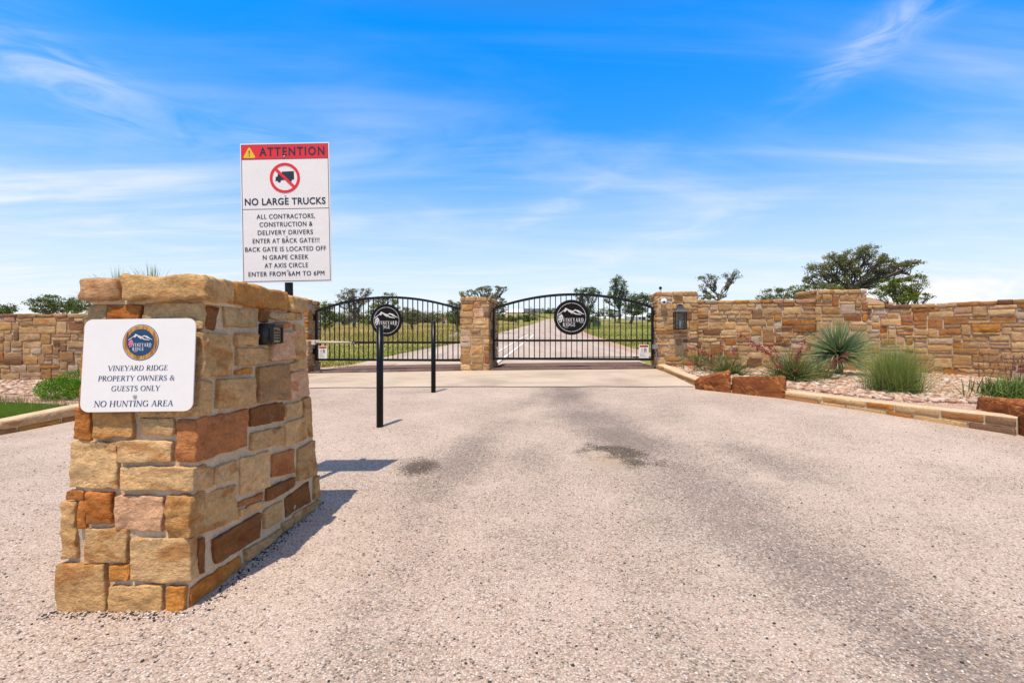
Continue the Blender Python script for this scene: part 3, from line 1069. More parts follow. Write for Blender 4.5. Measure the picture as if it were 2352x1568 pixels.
pillar('stone_pillar', 'squat sandstone pillar standing alone between the two black gates', 0.0, 0.64, 0.0, 1.3, 0.385, 2.14, 71)
pillar('stone_pillar', 'sandstone gate pillar half hidden behind the near pedestal, holding the arm-driven gate', -4.75, -3.88, 0.0, 0.7, 0.30, 2.12, 83, rot=R(5.5), tone=0.95)
pillar('stone_pillar', 'wide sandstone gate pillar carrying the black lantern and white dome camera', 4.53, 5.385, 0.0, 0.75, 0.45, 2.215, 97)
# the taller pier in the right-hand wall
pp = [(6.84, 11.6), (6.84, 10.86), (7.93, 10.86), (7.93, 11.6), (6.84, 11.6)]
t = thing('stone_pier', 'raised stone pier in the wall behind the blue-green spiky yucca', 'pier', (7.38, 11.2, 0.38))
path = Path(pp)
m = MB(); m.box(6.84, 7.93, 10.86, 11.6, 0.2, 2.22); m.build('mortar', MAT['mortar'], t)
m = MB(); masonry(m, path, lambda s: 0.33, 2.16, 55, step=0.07); m.build('masonry', MAT['wallstone'], t, True)
m = MB(); coping(m, path, 2.16, 2.255, 0.045, 0.2, 58, ends=False, lmin=0.25, lmax=0.45); m.build('cap_stones', MAT['wallstone'], t, True)


# ---- the near pedestal: every stone laid where the mason laid it
PED = dict(BFL=Vector((-1.897, 2.025, -0.0)), BFR=Vector((-1.363, 2.025, 0.0)), BBR=Vector((-1.30, 3.26, 0.03)), BBL=Vector((-1.86, 3.26, 0.02)),
           TFL=Vector((-1.852, 2.126, 1.30)), TFR=Vector((-1.352, 2.126, 1.30)), TBR=Vector((-1.312, 3.06, 1.305)), TBL=Vector((-1.81, 3.06, 1.305)))
EYEV = Vector((0, 0, EYE))


def on_plane(px, py, o, n):
    d = Vector(((px - 1176) / F, 1.0, -(py - 780) / F))
    k = (o - EYEV).dot(n) / d.dot(n)
    return EYEV + d * k


ped = thing('stone_pedestal', 'large battered sandstone pedestal in front, carrying the white owners sign and keypad', 'pedestal', (-1.6, 2.6, 0))
m = MB()
K = ['BFL', 'BFR', 'BBR', 'BBL', 'TFL', 'TFR', 'TBR', 'TBL']
cen = sum((PED[k] for k in K), Vector()) / 8
vs = []
for k in K:
    p = PED[k].copy()
    p.x += 0.004 if p.x < cen.x else -0.004
    p.y += 0.004 if p.y < cen.y else -0.004
    if k[0] == 'B': p.z -= 0.15
    vs.append(p)
m.add(vs, [(3, 2, 1, 0), (4, 5, 6, 7)] + [(k, (k + 1) % 4, 4 + (k + 1) % 4, 4 + k) for k in range(4)])
# mortar surface roughened
bm = bmesh.new()
bv = [bm.verts.new(v) for v in m.v]
for f in m.f: bm.faces.new([bv[i] for i in f])
bmesh.ops.subdivide_edges(bm, edges=bm.edges[:], cuts=40, use_grid_fill=True)
bm.normal_update()
for v in bm.verts:
    v.co += v.normal * 0.006 * noise.fractal(v.co * 14, 1.0, 2.0, 3)
m2 = MB(); bm.verts.index_update()
m2.add([v.co.copy() for v in bm.verts], [[v.index for v in f.verts] for f in bm.faces])
bm.free()
m2.build('mortar', MAT['mortar'], ped, True)

T0, T1, T2 = (0.60, 0.358, 0.150), (0.65, 0.405, 0.185), (0.55, 0.32, 0.130)
OB, RB, PK, DK, OR, GT, MX = (0.45, 0.160, 0.034), (0.48, 0.185, 0.062), (0.66, 0.375, 0.205), (0.25, 0.098, 0.028), (0.56, 0.225, 0.045), (0.51, 0.335, 0.155), (0.54, 0.28, 0.095)


def zz(ox, oy, sc):
    return lambda x, y: ((ox + x / sc) / 1.7415, (oy + y / sc) / 1.7415)


ZA, ZB, ZC = zz(230, 1640, 3.409), zz(230, 2050, 3.484), zz(200, 1050, 2.045)
ZD = zz(200, 1700, 1.96)
front = [  # zoom, x0, y0, x1, y1, colour
    (ZA, 235, -20, 470, 390, OB), (ZA, 515, -20, 1040, 372, MX), (ZA, 1105, -60, 1935, 90, T0), (ZA, 1110, 122, 1610, 338, T0),
    (ZA, 1640, 118, 1900, 702, RB), (ZA, 165, 428, 825, 1062, T1), (ZA, 862, 410, 1582, 702, T1), (ZA, 875, 768, 1890, 1088, T1),
    (ZA, 125, 1095, 372, 1222, OB), (ZA, 425, 1105, 765, 1545, OB), (ZB, 830, -235, 1485, 252, PK), (ZB, 1565, -250, 1900, 335, MX),
    (ZB, 65, -160, 268, 640, T2), (ZB, 300, -160, 420, 218, OB), (ZB, 418, 212, 985, 690, T0), (ZB, 1045, 345, 1880, 955, T1),
    (ZB, 15, 712, 680, 1400, T2), (ZB, 745, 712, 978, 945, OR), (ZB, 742, 1002, 1468, 1440, T2), (ZB, 1520, 1018, 1785, 1420, OR),
    (ZC, 322, 345, 480, 475, GT), (ZC, 490, 345, 762, 475, OB), (ZC, 790, 335, 1262, 548, GT),
    (ZC, 300, 500, 620, 720, T0), (ZC, 640, 500, 1160, 760, T1), (ZC, 280, 745, 700, 960, MX), (ZC, 720, 785, 1160, 960, T2),
    (ZC, 270, 985, 480, 1205, RB), (ZC, 505, 985, 900, 1205, T0), (ZC, 930, 985, 1170, 1205, T0)]
side = [  # zoom, four corners (tl, tr, br, bl), colour
    (ZC, (1275, 352), (1385, 368), (1345, 548), (1262, 545), DK), (ZC, (1410, 352), (1700, 370), (1685, 530), (1420, 530), GT), (ZC, (1708, 385), (1782, 390), (1775, 495), (1708, 490), DK),
    (ZC, (1798, 400), (2050, 410), (2048, 468), (1800, 458), GT), (ZC, (1235, 570), (1445, 590), (1480, 915), (1222, 940), T0), (ZC, (1502, 575), (1680, 577), (1672, 675), (1510, 682), T0),
    (ZC, (1516, 697), (1770, 700), (1760, 820), (1516, 845), T0), (ZC, (1800, 490), (1955, 492), (1955, 535), (1800, 542), RB), (ZC, (1800, 570), (1988, 560), (1988, 790), (1790, 800), PK),
    (ZC, (1995, 505), (2075, 520), (2092, 865), (2005, 870), T0), (ZC, (1515, 880), (1650, 860), (1650, 905), (1515, 920), OR), (ZC, (1360, 960), (1655, 935), (1655, 1165), (1345, 1195), T0),
    (ZC, (1692, 860), (1935, 828), (1930, 1112), (1680, 1140), (0.42, 0.235, 0.10)), (ZC, (1945, 822), (2005, 812), (2000, 885), (1945, 890), T0), (ZC, (1957, 902), (2095, 880), (2105, 1080), (1957, 1120), PK),
    (ZC, (1222, 955), (1305, 962), (1310, 1225), (1212, 1245), T0), (ZC, (1635, 1185), (1905, 1140), (1900, 1290), (1630, 1340), DK), (ZC, (1915, 1160), (2045, 1130), (2045, 1240), (1910, 1265), T0),
    (ZC, (2062, 1112), (2112, 1090), (2132, 1430), (2072, 1310), T2), (ZC, (1200, 1285), (1605, 1195), (1596, 1496), (1198, 1628), RB),
    (ZD, (1565, 60), (1825, 8), (1815, 145), (1570, 200), T0), (ZD, (1838, -20), (2000, -68), (2000, 110), (1840, 165), T0), (ZD, (1940, 190), (2066, 118), (2082, 388), (1932, 440), T2),
    (ZD, (1168, 340), (1272, 322), (1272, 490), (1150, 512), T0), (ZD, (1282, 332), (1455, 262), (1455, 410), (1282, 470), T1), (ZD, (1482, 260), (1718, 202), (1712, 480), (1492, 550), T1),
    (ZD, (1737, 236), (1910, 182), (1905, 370), (1737, 415), RB), (ZD, (1685, 500), (1905, 402), (1905, 480), (1692, 600), DK), (ZD, (1477, 602), (1670, 522), (1670, 572), (1477, 650), RB),
    (ZD, (1150, 545), (1455, 462), (1455, 740), (1118, 868), T0), (ZD, (1482, 655), (1665, 582), (1660, 642), (1482, 715), T0), (ZD, (1842, 570), (2035, 432), (2040, 600), (1850, 720), DK),
    (ZD, (2062, 412), (2098, 388), (2108, 548), (2066, 590), T2), (ZD, (1672, 662), (1815, 592), (1810, 740), (1677, 810), T0), (ZD, (1267, 900), (1640, 682), (1640, 880), (1285, 1085), DK),
    (ZD, (1512, 985), (1800, 812), (1800, 850), (1522, 1075), T2), (ZD, (1812, 772), (1885, 722), (1890, 790), (1817, 830), T2), (ZD, (1902, 702), (2115, 577), (2115, 610), (1902, 778), T2),
    (ZD, (1145, 892), (1200, 872), (1190, 1160), (1132, 1172), DK), (ZD, (1100, 1268), (1485, 1018), (1490, 1125), (1092, 1450), OR), (ZD, (1500, 1100), (1700, 985), (1700, 1010), (1500, 1150), T2)]


def face_stones(mb, items, o, ax, up, proud, seed):
    nrm = ax.cross(up).normalized()
    rng = random.Random(seed)
    for it in items:
        zf, col = it[0], it[-1]
        if not isinstance(it[1], tuple):
            x0, y0, x1, y1 = it[1:5]
            cs = [(x0, y0), (x1, y0), (x1, y1), (x0, y1)]
        else:
            cs = it[1:5]
        q = [on_plane(*zf(*c), o, nrm) for c in cs]     # tl, tr, br, bl
        a = ((q[1] - q[0]).length + (q[2] - q[3]).length) / 2
        b = ((q[3] - q[0]).length + (q[2] - q[1]).length) / 2
        pr = proud + rng.uniform(-0.006, 0.010)
        jit = [Vector((0, 0, 0))] * 4

        def fn(u, v, w, q=q, a=a, b=b, pr=pr):
            f, h = u / a, v / b
            p = (q[3] * (1 - f) + q[2] * f) * (1 - h) + (q[0] * (1 - f) + q[1] * f) * h
            return p + nrm * (pr - 0.09 + w)
        k = rng.uniform(0.92, 1.08)
        stone(mb, fn, a, b, 0.09, 0.0065, 0.0115, 0.0080, rng.random() * 90, (col[0] * k, col[1] * k, col[2] * k, rng.random()), lean=False, rough=rng.choice([0.7, 1.0, 1.35]))


m = MB()
face_stones(m, front, PED['BFL'], (PED['BFR'] - PED['BFL']).normalized(), (PED['TFL'] - PED['BFL']).normalized(), 0.012, 3)
face_stones(m, side, PED['BFR'], (PED['BBR'] - PED['BFR']).normalized(), (PED['TFR'] - PED['BFR']).normalized(), 0.012, 4)
# the two faces away from the camera, coursed the same way
for (o, e, tp, sd) in (('BBR', 'BBL', 'TBR', 5), ('BBL', 'BFL', 'TBL', 6)):
    rng = random.Random(sd)
    A, B, T, T2_ = PED[o], PED[e], PED[tp], PED['T' + e[1:]]
    ax, upv = (B - A), (T - A)
    nrm = ax.cross(upv).normalized()
    Lx_, Ly_ = ax.length - 0.05, upv.length
    for (a0, a1, b0, b1) in pack(Lx_, Ly_, rng, (0.10, 0.17), 0.10, 2, 3):
        a0, a1, b0, b1 = a0 + 0.012, a1 - 0.012, b0 + 0.012, b1 - 0.012

        def fn(u, v, w, a0=a0, b0=b0):
            f, h = (a0 + u) / Lx_ * 0.985, (b0 + v) / Ly_
            return (A * (1 - f) + B * f) * (1 - h) + (T * (1 - f) + T2_ * f) * h + nrm * (w - 0.078)
        stone(m, fn, a1 - a0, b1 - b0, 0.085, 0.016, 0.05, 0.008, rng.random() * 90, pick(rng))
m.build('masonry', MAT['stone'], ped, True)
# cap: six rough slabs with mortar between
caps = [(-1.878, -1.705, 2.085, 2.40, (0.52, 0.29, 0.135)), (-1.690, -1.318, 2.075, 2.300, (0.62, 0.37, 0.15)), (-1.62, -1.306, 2.315, 2.835, (0.50, 0.23, 0.06)),
        (-1.60, -1.290, 2.85, 3.09, T0), (-1.865, -1.635, 2.415, 2.80, T0), (-1.85, -1.615, 2.815, 3.09, MX)]
m = MB()
for i, (x0, x1, y0, y1, col) in enumerate(caps):
    # w runs toward +z so that the rough top is the detailed face
    top = 1.402 + (0.006 if i in (1, 2) else -0.006)
    fn = lambda u, v, w, x0=x0, y0=y0: Vector((x0 + u, y0 + v, 1.302 + w))
    stone(m, fn, x1 - x0, y1 - y0, top - 1.302, 0.018, 0.0125, 0.0085, 11.3 * i + 4, (*col, 0.13 * i + 0.05), lean=False, back=True, rough=1.3)
m.build('cap_stones', MAT['stone'], ped, True)
m = MB(); m.box(-1.84, -1.335, 2.12, 3.05, 1.285, 1.383); m.build('cap_mortar', MAT['mortar'], ped)

#PART2
# ------------------------------------------------------------------ lettering
class Flat:
    """flat shapes on a board: local x right, y up, tiny steps in z keep overlapping strokes apart"""
    def __init__(s, o, ux, uy):
        s.o, s.ux, s.uy = Vector(o), Vector(ux).normalized(), Vector(uy).normalized()
        s.n = s.ux.cross(s.uy).normalized()

    def P(s, x, y, z=0.0):
        return s.o + s.ux * x + s.uy * y + s.n * z

    def poly(s, mb, pts, z):
        tri = tessellate_polygon([[Vector((x, y, 0)) for x, y in pts]])
        vs = [s.P(x, y, z) for x, y in pts]
        fs = []
        for t in tri:
            a, b, c = t
            ar = (pts[b][0] - pts[a][0]) * (pts[c][1] - pts[a][1]) - (pts[c][0] - pts[a][0]) * (pts[b][1] - pts[a][1])
            fs.append((a, b, c) if ar > 0 else (a, c, b))
        mb.add(vs, fs)

    def rect(s, mb, x0, x1, y0, y1, z):
        s.poly(mb, [(x0, y0), (x1, y0), (x1, y1), (x0, y1)], z)

    def stroke(s, mb, x0, y0, x1, y1, w, z):
        d = Vector((x1 - x0, y1 - y0))
        if d.length < 1e-9: return
        n = Vector((-d.y, d.x)).normalized() * w / 2
        s.poly(mb, [(x0 - n.x, y0 - n.y), (x1 - n.x, y1 - n.y), (x1 + n.x, y1 + n.y), (x0 + n.x, y0 + n.y)], z)

    def ring(s, mb, cx, cy, r0, r1, z, a0=0, a1=360, n=64, ry=1.0):
        n = max(4, int(n * abs(a1 - a0) / 360))
        vs, fs = [], []
        for i in range(n + 1):
            t = R(a0 + (a1 - a0) * i / n)
            for r in (r0, r1):
                vs.append(s.P(cx + r * math.cos(t), cy + r * math.sin(t) * ry, z))
        for i in range(n):
            f = (2 * i, 2 * i + 1, 2 * i + 3, 2 * i + 2)
            fs.append(f if a1 > a0 else f[::-1])
        mb.add(vs, fs)

    def disc(s, mb, cx, cy, r, z, n=48):
        s.poly(mb, [(cx + r * math.cos(2 * math.pi * i / n), cy + r * math.sin(2 * math.pi * i / n)) for i in range(n)], z)

    def slab(s, mb, pts, z0, z1):
        """outline extruded from z0 (back) to z1 (front)"""
        n = len(pts)
        s.poly(mb, pts, z1)
        b = len(mb.v)
        vs = [s.P(x, y, z) for z in (z0, z1) for x, y in pts]
        mb.add(vs, [(i, (i + 1) % n, n + (i + 1) % n, n + i) for i in range(n)])
        mb.add([s.P(x, y, z0) for x, y in pts], [tuple(range(n - 1, -1, -1))])


def sans(flat, mb, txt, x0, x1, yb, cap, z, bold=0.0, sp=1.0):
    """built-in sans lettering fitted between x0 and x1 with the given cap height on baseline yb"""
    cu = bpy.data.curves.new('lettering_curve', 'FONT')
    cu.body = txt
    cu.offset = bold
    cu.space_character = sp
    o = bpy.data.objects.new('lettering_curve', cu)
    C.objects.link(o)
    dg = bpy.context.evaluated_depsgraph_get()
    me = bpy.data.meshes.new_from_object(o.evaluated_get(dg))
    V = np.array([v.co[:2] for v in me.vertices])
    fs = [tuple(p.vertices) for p in me.polygons]
    bpy.data.objects.remove(o)
    bpy.data.curves.remove(cu)
    bpy.data.meshes.remove(me)
    lo, hi = V[:, 0].min(), V[:, 0].max()
    sx = (x1 - x0) / (hi - lo)
    sy = cap / 0.73
    mb.add([flat.P(x0 + (x - lo) * sx, yb + y * sy, z) for x, y in V], fs)


def sarc(cx, cy, rx, ry, a0, a1, w0, w1, n=12):
    out = []
    for i in range(n):
        t0, t1 = R(a0 + (a1 - a0) * i / n), R(a0 + (a1 - a0) * (i + 1) / n)
        # thick where the curve runs upright, thin where it lies flat
        w = w1 + (w0 - w1) * abs(math.cos((t0 + t1) / 2)) ** 1.2
        out.append((cx + rx * math.cos(t0), cy + ry * math.sin(t0), cx + rx * math.cos(t1), cy + ry * math.sin(t1), w))
    return out


TH, TN = 0.135, 0.055
def sf(x, y, l=0.26): return (x - l / 2, y, x + l / 2, y, 0.05)
GL = {
    'V': (0.74, [(0.04, 1, 0.38, 0.0, TH), (0.70, 1, 0.38, 0.0, TN), sf(0.05, 0.98), sf(0.69, 0.98, 0.22)]),
    'I': (0.34, [(0.17, 0, 0.17, 1, TH), sf(0.17, 0.02), sf(0.17, 0.98)]),
    'N': (0.84, [(0.13, 0, 0.13, 1, TN), (0.11, 1, 0.70, 0, TH), (0.71, 0, 0.71, 1, TN), sf(0.13, 0.02), sf(0.10, 0.98, 0.2), sf(0.71, 0.98)]),
    'E': (0.64, [(0.16, 0, 0.16, 1, TH), (0.04, 0.975, 0.54, 0.975, TN), (0.16, 0.52, 0.44, 0.52, TN), (0.04, 0.025, 0.57, 0.025, TN), (0.53, 0.98, 0.53, 0.80, 0.05), (0.57, 0.02, 0.58, 0.22, 0.05), (0.44, 0.60, 0.44, 0.43, 0.04)]),
    'Y': (0.72, [(0.04, 1, 0.37, 0.46, TH), (0.68, 1, 0.37, 0.46, TN), (0.37, 0, 0.37, 0.5, TH), sf(0.37, 0.02), sf(0.05, 0.98), sf(0.67, 0.98, 0.22)]),
    'A': (0.76, [(0.08, 0, 0.37, 1, TN), (0.36, 1, 0.68, 0, TH), (0.18, 0.33, 0.55, 0.33, TN), sf(0.08, 0.02, 0.22), sf(0.68, 0.02)]),
    'R': (0.74, [(0.16, 0, 0.16, 1, TH), sf(0.16, 0.02), (0.04, 0.975, 0.34, 0.975, TN), (0.16, 0.50, 0.34, 0.50, TN), (0.34, 0.50, 0.68, 0.0, TH), sf(0.69, 0.02, 0.16)] + sarc(0.33, 0.74, 0.22, 0.235, -90, 90, TH, TN)),
    'P': (0.64, [(0.16, 0, 0.16, 1, TH), sf(0.16, 0.02), (0.04, 0.975, 0.34, 0.975, TN), (0.16, 0.45, 0.34, 0.45, TN)] + sarc(0.33, 0.71, 0.23, 0.26, -90, 90, TH, TN)),
    'D': (0.82, [(0.16, 0, 0.16, 1, TH), (0.04, 0.975, 0.36, 0.975, TN), (0.04, 0.025, 0.36, 0.025, TN)] + sarc(0.35, 0.5, 0.38, 0.475, -90, 90, TH, TN)),
    'G': (0.84, sarc(0.43, 0.5, 0.36, 0.475, 48, 318, TH, TN, 18) + [(0.70, 0.05, 0.70, 0.42, TH), sf(0.69, 0.43, 0.24), (0.68, 0.98, 0.68, 0.74, 0.045)]),
    'O': (0.86, sarc(0.43, 0.5, 0.36, 0.475, 0, 360, TH, TN, 24)),
    'T': (0.70, [(0.35, 0, 0.35, 1, TH), sf(0.35, 0.02), (0.03, 0.97, 0.67, 0.97, TN), (0.04, 0.98, 0.02, 0.78, 0.05), (0.66, 0.98, 0.68, 0.78, 0.05)]),
    'W': (1.06, [(0.05, 1, 0.30, 0, TH), (0.53, 1, 0.30, 0, TN), (0.50, 1, 0.76, 0, TH), (1.0, 1, 0.76, 0, TN), sf(0.05, 0.98), sf(0.5, 0.98, 0.2), sf(0.99, 0.98, 0.2)]),
    'S': (0.58, sarc(0.29, 0.74, 0.20, 0.235, 40, 250, TH * .8, TN, 12) + sarc(0.29, 0.26, 0.22, 0.235, 90, -150, TH * .9, TN, 12) + [(0.20, 0.60, 0.40, 0.42, TH), (0.46, 0.96, 0.46, 0.76, 0.045), (0.08, 0.04, 0.08, 0.25, 0.045)]),
    'U': (0.80, [(0.17, 1, 0.17, 0.33, TH), (0.67, 1, 0.67, 0.33, TN), sf(0.17, 0.98), sf(0.67, 0.98, 0.22)] + sarc(0.42, 0.34, 0.25, 0.31, 180, 360, 0.10, TN)),
    'L': (0.62, [(0.16, 0, 0.16, 1, TH), sf(0.16, 0.98), (0.04, 0.025, 0.56, 0.025, TN), (0.56, 0.02, 0.58, 0.24, 0.05)]),
    'H': (0.86, [(0.16, 0, 0.16, 1, TH), (0.70, 0, 0.70, 1, TH), (0.16, 0.51, 0.70, 0.51, TN), sf(0.16, 0.02), sf(0.16, 0.98), sf(0.70, 0.02), sf(0.70, 0.98)]),
    '&': (0.86, sarc(0.36, 0.78, 0.17, 0.19, -40, 230, 0.10, TN, 12) + [(0.26, 0.66, 0.74, 0.02, TH), sf(0.74, 0.02, 0.2), (0.72, 0.50, 0.55, 0.12, TN), sf(0.72, 0.52, 0.2)] + sarc(0.34, 0.27, 0.25, 0.25, 70, 300, TH, TN, 12)),
    ' ': (0.34, []),
}


def serif(flat, mb, txt, x0, x1, yb, cap, z, slant=0.10, wk=1.0, track=0.04):
    total = sum(GL[c][0] + track for c in txt) - track
    sx = (x1 - x0) / total
    cur = 0.0
    k = 0
    for c in txt:
        adv, ss = GL[c]
        for (a, b, c2, d, w) in ss:
            q = [(x0 + (cur + a) * sx + slant * b * cap, yb + b * cap), (x0 + (cur + c2) * sx + slant * d * cap, yb + d * cap)]
            ww = w * wk * (cap if abs(b - d) < 1e-6 else sx)
            flat.stroke(mb, *q[0], *q[1], ww, z + 0.000012 * (k % 24))
            k += 1
        cur += adv + track


def emblem(flat, r, z, ink, parent, grape_mat=None, ringed=True):
    """round vineyard emblem art; r is the radius of its thin inner ring"""
    k = r / 465.0
    T = lambda pts: [((x - 873) * k, (822 - y) * k) for x, y in pts]
    m = MB()
    if ringed:
        for a in range(8):
            flat.ring(m, 0, 0, r - 6 * k, r + 7 * k, z, a * 45 + 1.2, a * 45 + 43.8, 64)
        m.build('ring', ink, parent); m = MB()
    for i, pts in enumerate([
        [(430, 750), (430, 724), (530, 655), (640, 570), (683, 508), (735, 545), (735, 585), (700, 590), (655, 603), (590, 630), (500, 712)],
        [(683, 508), (790, 565), (880, 600), (1010, 690), (1187, 728), (1187, 747), (990, 724), (880, 657), (800, 600), (735, 575)],
        [(735, 560), (790, 597), (880, 660), (912, 714), (895, 708), (850, 675), (775, 628)],
        [(706, 585), (692, 632), (620, 646), (650, 605)],
        [(908, 610), (960, 588), (995, 560), (1040, 583), (1095, 588), (1180, 648), (1240, 698), (1296, 714), (1290, 730), (1200, 707), (1110, 640), (1152, 692), (1140, 696), (1080, 652), (1010, 607), (960, 622), (920, 628)]]):
        flat.poly(m, T(pts), z + 0.00003 * i)
    m.build('mountains', ink, parent)
    m = MB()
    flat.poly(m, T([(545, 708), (592, 770), (600, 802), (560, 792), (535, 812), (500, 800), (478, 760), (520, 745)]), z + 0.0001)
    for i, (x, y) in enumerate([(475, 803), (590, 817), (470, 858), (566, 858), (522, 826), (516, 880), (470, 908), (549, 893), (549, 942), (503, 967)]):
        (cx, cy), = T([(x, y)])
        flat.disc(m, cx, cy, 25 * k, z + 0.00004 * (i % 5), 14)
    m.build('grapes', grape_mat or ink, parent)
    m = MB()
    X = lambda x: (x - 873) * k
    Yy = lambda y: (822 - y) * k
    serif(flat, m, 'VINEYARD', X(598), X(1262), Yy(970), 122 * k, z, 0.0, 1.6, 0.34)
    serif(flat, m, 'RIDGE', X(598), X(996), Yy(1117), 118 * k, z, 0.0, 1.6, 0.34)
    for (cx, cy) in ((1190, 975), (688, 1128)):
        for (a, b, c2, d, w) in sarc((cx - 873) * k, (822 - cy) * k, 42 * k, 30 * k, 190, 330, 9 * k, 9 * k, 8) + sarc((cx + 52 - 873) * k, (822 - cy - 30) * k, 22 * k, 18 * k, 130, -40, 8 * k, 8 * k, 6):
            flat.stroke(m, a, b, c2, d, w, z + 0.0003)
    m.build('lettering', ink, parent)


def rrect(x0, x1, y0, y1, r, n=7):
    out = []
    for cx, cy, a in ((x1 - r, y0 + r, -90), (x1 - r, y1 - r, 0), (x0 + r, y1 - r, 90), (x0 + r, y0 + r, 180)):
        for i in range(n + 1):
            t = R(a + 90 * i / n)
            out.append((cx + r * math.cos(t), cy + r * math.sin(t)))
    return out


# ---- white owners-and-guests board fixed to the pedestal
axu = (PED['BFR'] - PED['BFL']).normalized()
upv = (PED['TFL'] - PED['BFL']).normalized()
upv = (upv - axu * upv.dot(axu)).normalized()
nf = axu.cross(upv).normalized()
po = PED['BFL'] + nf * 0.045
qs = [on_plane(*p, po, nf) for p in ((197, 735), (452, 729), (440, 945), (181, 945))]
ctr = sum(qs, Vector()) / 4
ux = ((qs[1] - qs[0]).normalized() + (qs[2] - qs[3]).normalized()).normalized()
uy = nf.cross(ux).normalized()
W2 = ((qs[1] - qs[0]).length + (qs[2] - qs[3]).length) / 4
H2 = ((qs[0] - qs[3]).length + (qs[1] - qs[2]).length) / 4
bd = thing('owners_sign', 'white rounded board lettered for property owners, fixed to the front of the stone pedestal', 'sign', ctr)
fl = Flat(ctr, ux, uy)
m = MB(); fl.slab(m, rrect(-W2, W2, -H2, H2, 0.036), -0.006, 0.0); m.build('board', MAT['white'], bd)
ORG_board = bd
# zoomed-photo coordinates of the board: 1882 px across, 1480 px tall, centre near (913, 775)
kx = 2 * W2 / 1800.0
ky = 2 * H2 / 1468.0
bx = lambda x: (x - 915) * kx
by = lambda y: (776 - y) * ky
for txt, a_, b_, y_, c_ in (('VINEYARD RIDGE', 432, 1392, 866, 82), ('PROPERTY OWNERS &', 280, 1512, 1026, 82), ('GUESTS ONLY', 500, 1278, 1186, 82), ('NO HUNTING AREA', 236, 1500, 1428, 92)):
    m = MB(); serif(fl, m, txt, bx(a_), bx(b_), by(y_), c_ * ky, 0.001); m.build('lettering', MAT['navy'], bd)
fe = Flat(fl.P(bx(940), by(420)), ux, uy)
re = 290 * (kx + ky) / 2
m = MB(); fe.disc(m, 0, 0, re, 0.0008); m.build('emblem_rim', MAT['navy'], bd)
m = MB(); fe.disc(m, 0, 0, re * 0.962, 0.0012); m.build('emblem_line', MAT['bone'], bd)
m = MB(); fe.disc(m, 0, 0, re * 0.94, 0.0016); m.build('wood_band', MAT['woodring'], bd)
m = MB(); fe.disc(m, 0, 0, re * 0.745, 0.0020); m.build('emblem_disc', MAT['navy'], bd)
emblem(fe, re * 0.715, 0.0024, MAT['bone'], bd, MAT['pink'], False)
m = MB(); m.lathe([(0.008, 0), (0.008, 0.003), (0.004, 0.005)], fl.P(bx(888), by(1270)), 12, axis=nf); m.build('bolt', MAT['galv'], bd)

# ---- keypad on the shaded side of the pedestal
kp = thing('gate_keypad', 'black hooded keypad with gold plate on the shaded side of the stone pedestal', 'keypad', (-1.30, 2.6, 1.16))
y0, y1, zb, zt, xw, xo = 2.545, 2.668, 1.102, 1.216, -1.352, -1.263
m = MB()
bm = bmesh.new()
bmesh.ops.create_cube(bm, size=1.0)
for v in bm.verts:
    v.co = Vector((xw + (v.co.x + .5) * (xo - 0.012 - xw), y0 + (v.co.y + .5) * (y1 - y0), zb + (v.co.z + .5) * (zt - zb)))
    if v.co.x > -1.3 and v.co.z < 1.12: v.co.x -= 0.012
bmesh.ops.bevel(bm, geom=bm.edges[:], offset=0.008, segments=3, affect='EDGES')
bm.verts.index_update()
m.add([v.co.copy() for v in bm.verts], [[v.index for v in f.verts] for f in bm.faces]); bm.free()
m.build('housing', MAT['plastic'], kp, True)
m = MB()
xf = xo - 0.013
m.box(xf, xo + 0.006, y0 + 0.002, y0 + 0.012, zb + 0.016, zt - 0.004)
m.box(xf, xo + 0.004, y1 - 0.014, y1 - 0.003, zb + 0.010, zt - 0.006)
m.box(xf, xo + 0.010, y0 + 0.012, y1 - 0.014, zt - 0.020, zt - 0.004)
m.box(xf, xo - 0.004, y0 + 0.012, y1 - 0.014, zb + 0.006, zb + 0.015)
m.build('hood', MAT['plastic'], kp)
m = MB(); m.box(xf, xo - 0.006, y0 + 0.013, y1 - 0.015, zb + 0.016, zt - 0.021); m.build('key_plate', MAT['gold'], kp)
for r_ in range(4):
    for c_ in range(3):
        m = MB()
        yy, zk = y0 + 0.030 + c_ * 0.027, zb + 0.030 + r_ * 0.0145
        m.box(xo - 0.006, xo - 0.0025, yy - 0.008, yy + 0.008, zk - 0.0045, zk + 0.0045)
        m.build('key', MAT['plastic'], kp)
fk = Flat((xo - 0.0055, y0 + 0.014, zt - 0.036), (0, 1, 0), (0, 0, 1))
m = MB(); sans(fk, m, 'Linear', 0.008, 0.058, 0.0, 0.009, 0.0004, 0.02); m.build('lettering', MAT['ink'], kp)

# ---- tall ATTENTION sign on its post behind the pedestal
sy = 3.47
q = [at(550, 331, sy), at(757, 326, sy), at(760.5, 647, sy), at(558.5, 650, sy)]
ctr = sum(q, Vector()) / 4
ux = ((q[1] - q[0]).normalized() + (q[2] - q[3]).normalized()).normalized()
uy = Vector((0, -1, 0)).cross(ux)
nn = Vector((0, -1, 0))
W2 = ((q[1] - q[0]).length + (q[2] - q[3]).length) / 4
H2 = ((q[0] - q[3]).length + (q[1] - q[2]).length) / 4
ts = thing('warning_sign', 'tall white ATTENTION no large trucks sign with red header on a black post', 'sign', (ctr.x, sy + 0.04, 0.02))
fs_ = Flat(ctr, ux, uy)
m = MB(); fs_.slab(m, rrect(-W2, W2, -H2, H2, 0.004, 2), -0.004, 0.0); m.build('panel', MAT['white'], ts)
kx, ky = 2 * W2 / 886.0, 2 * H2 / 1376.0
X = lambda x: (x - 517) * kx      # a photo enlargement's pixels, measured from the sheared board centre
Y = lambda y: (762 - y) * ky
m = MB()
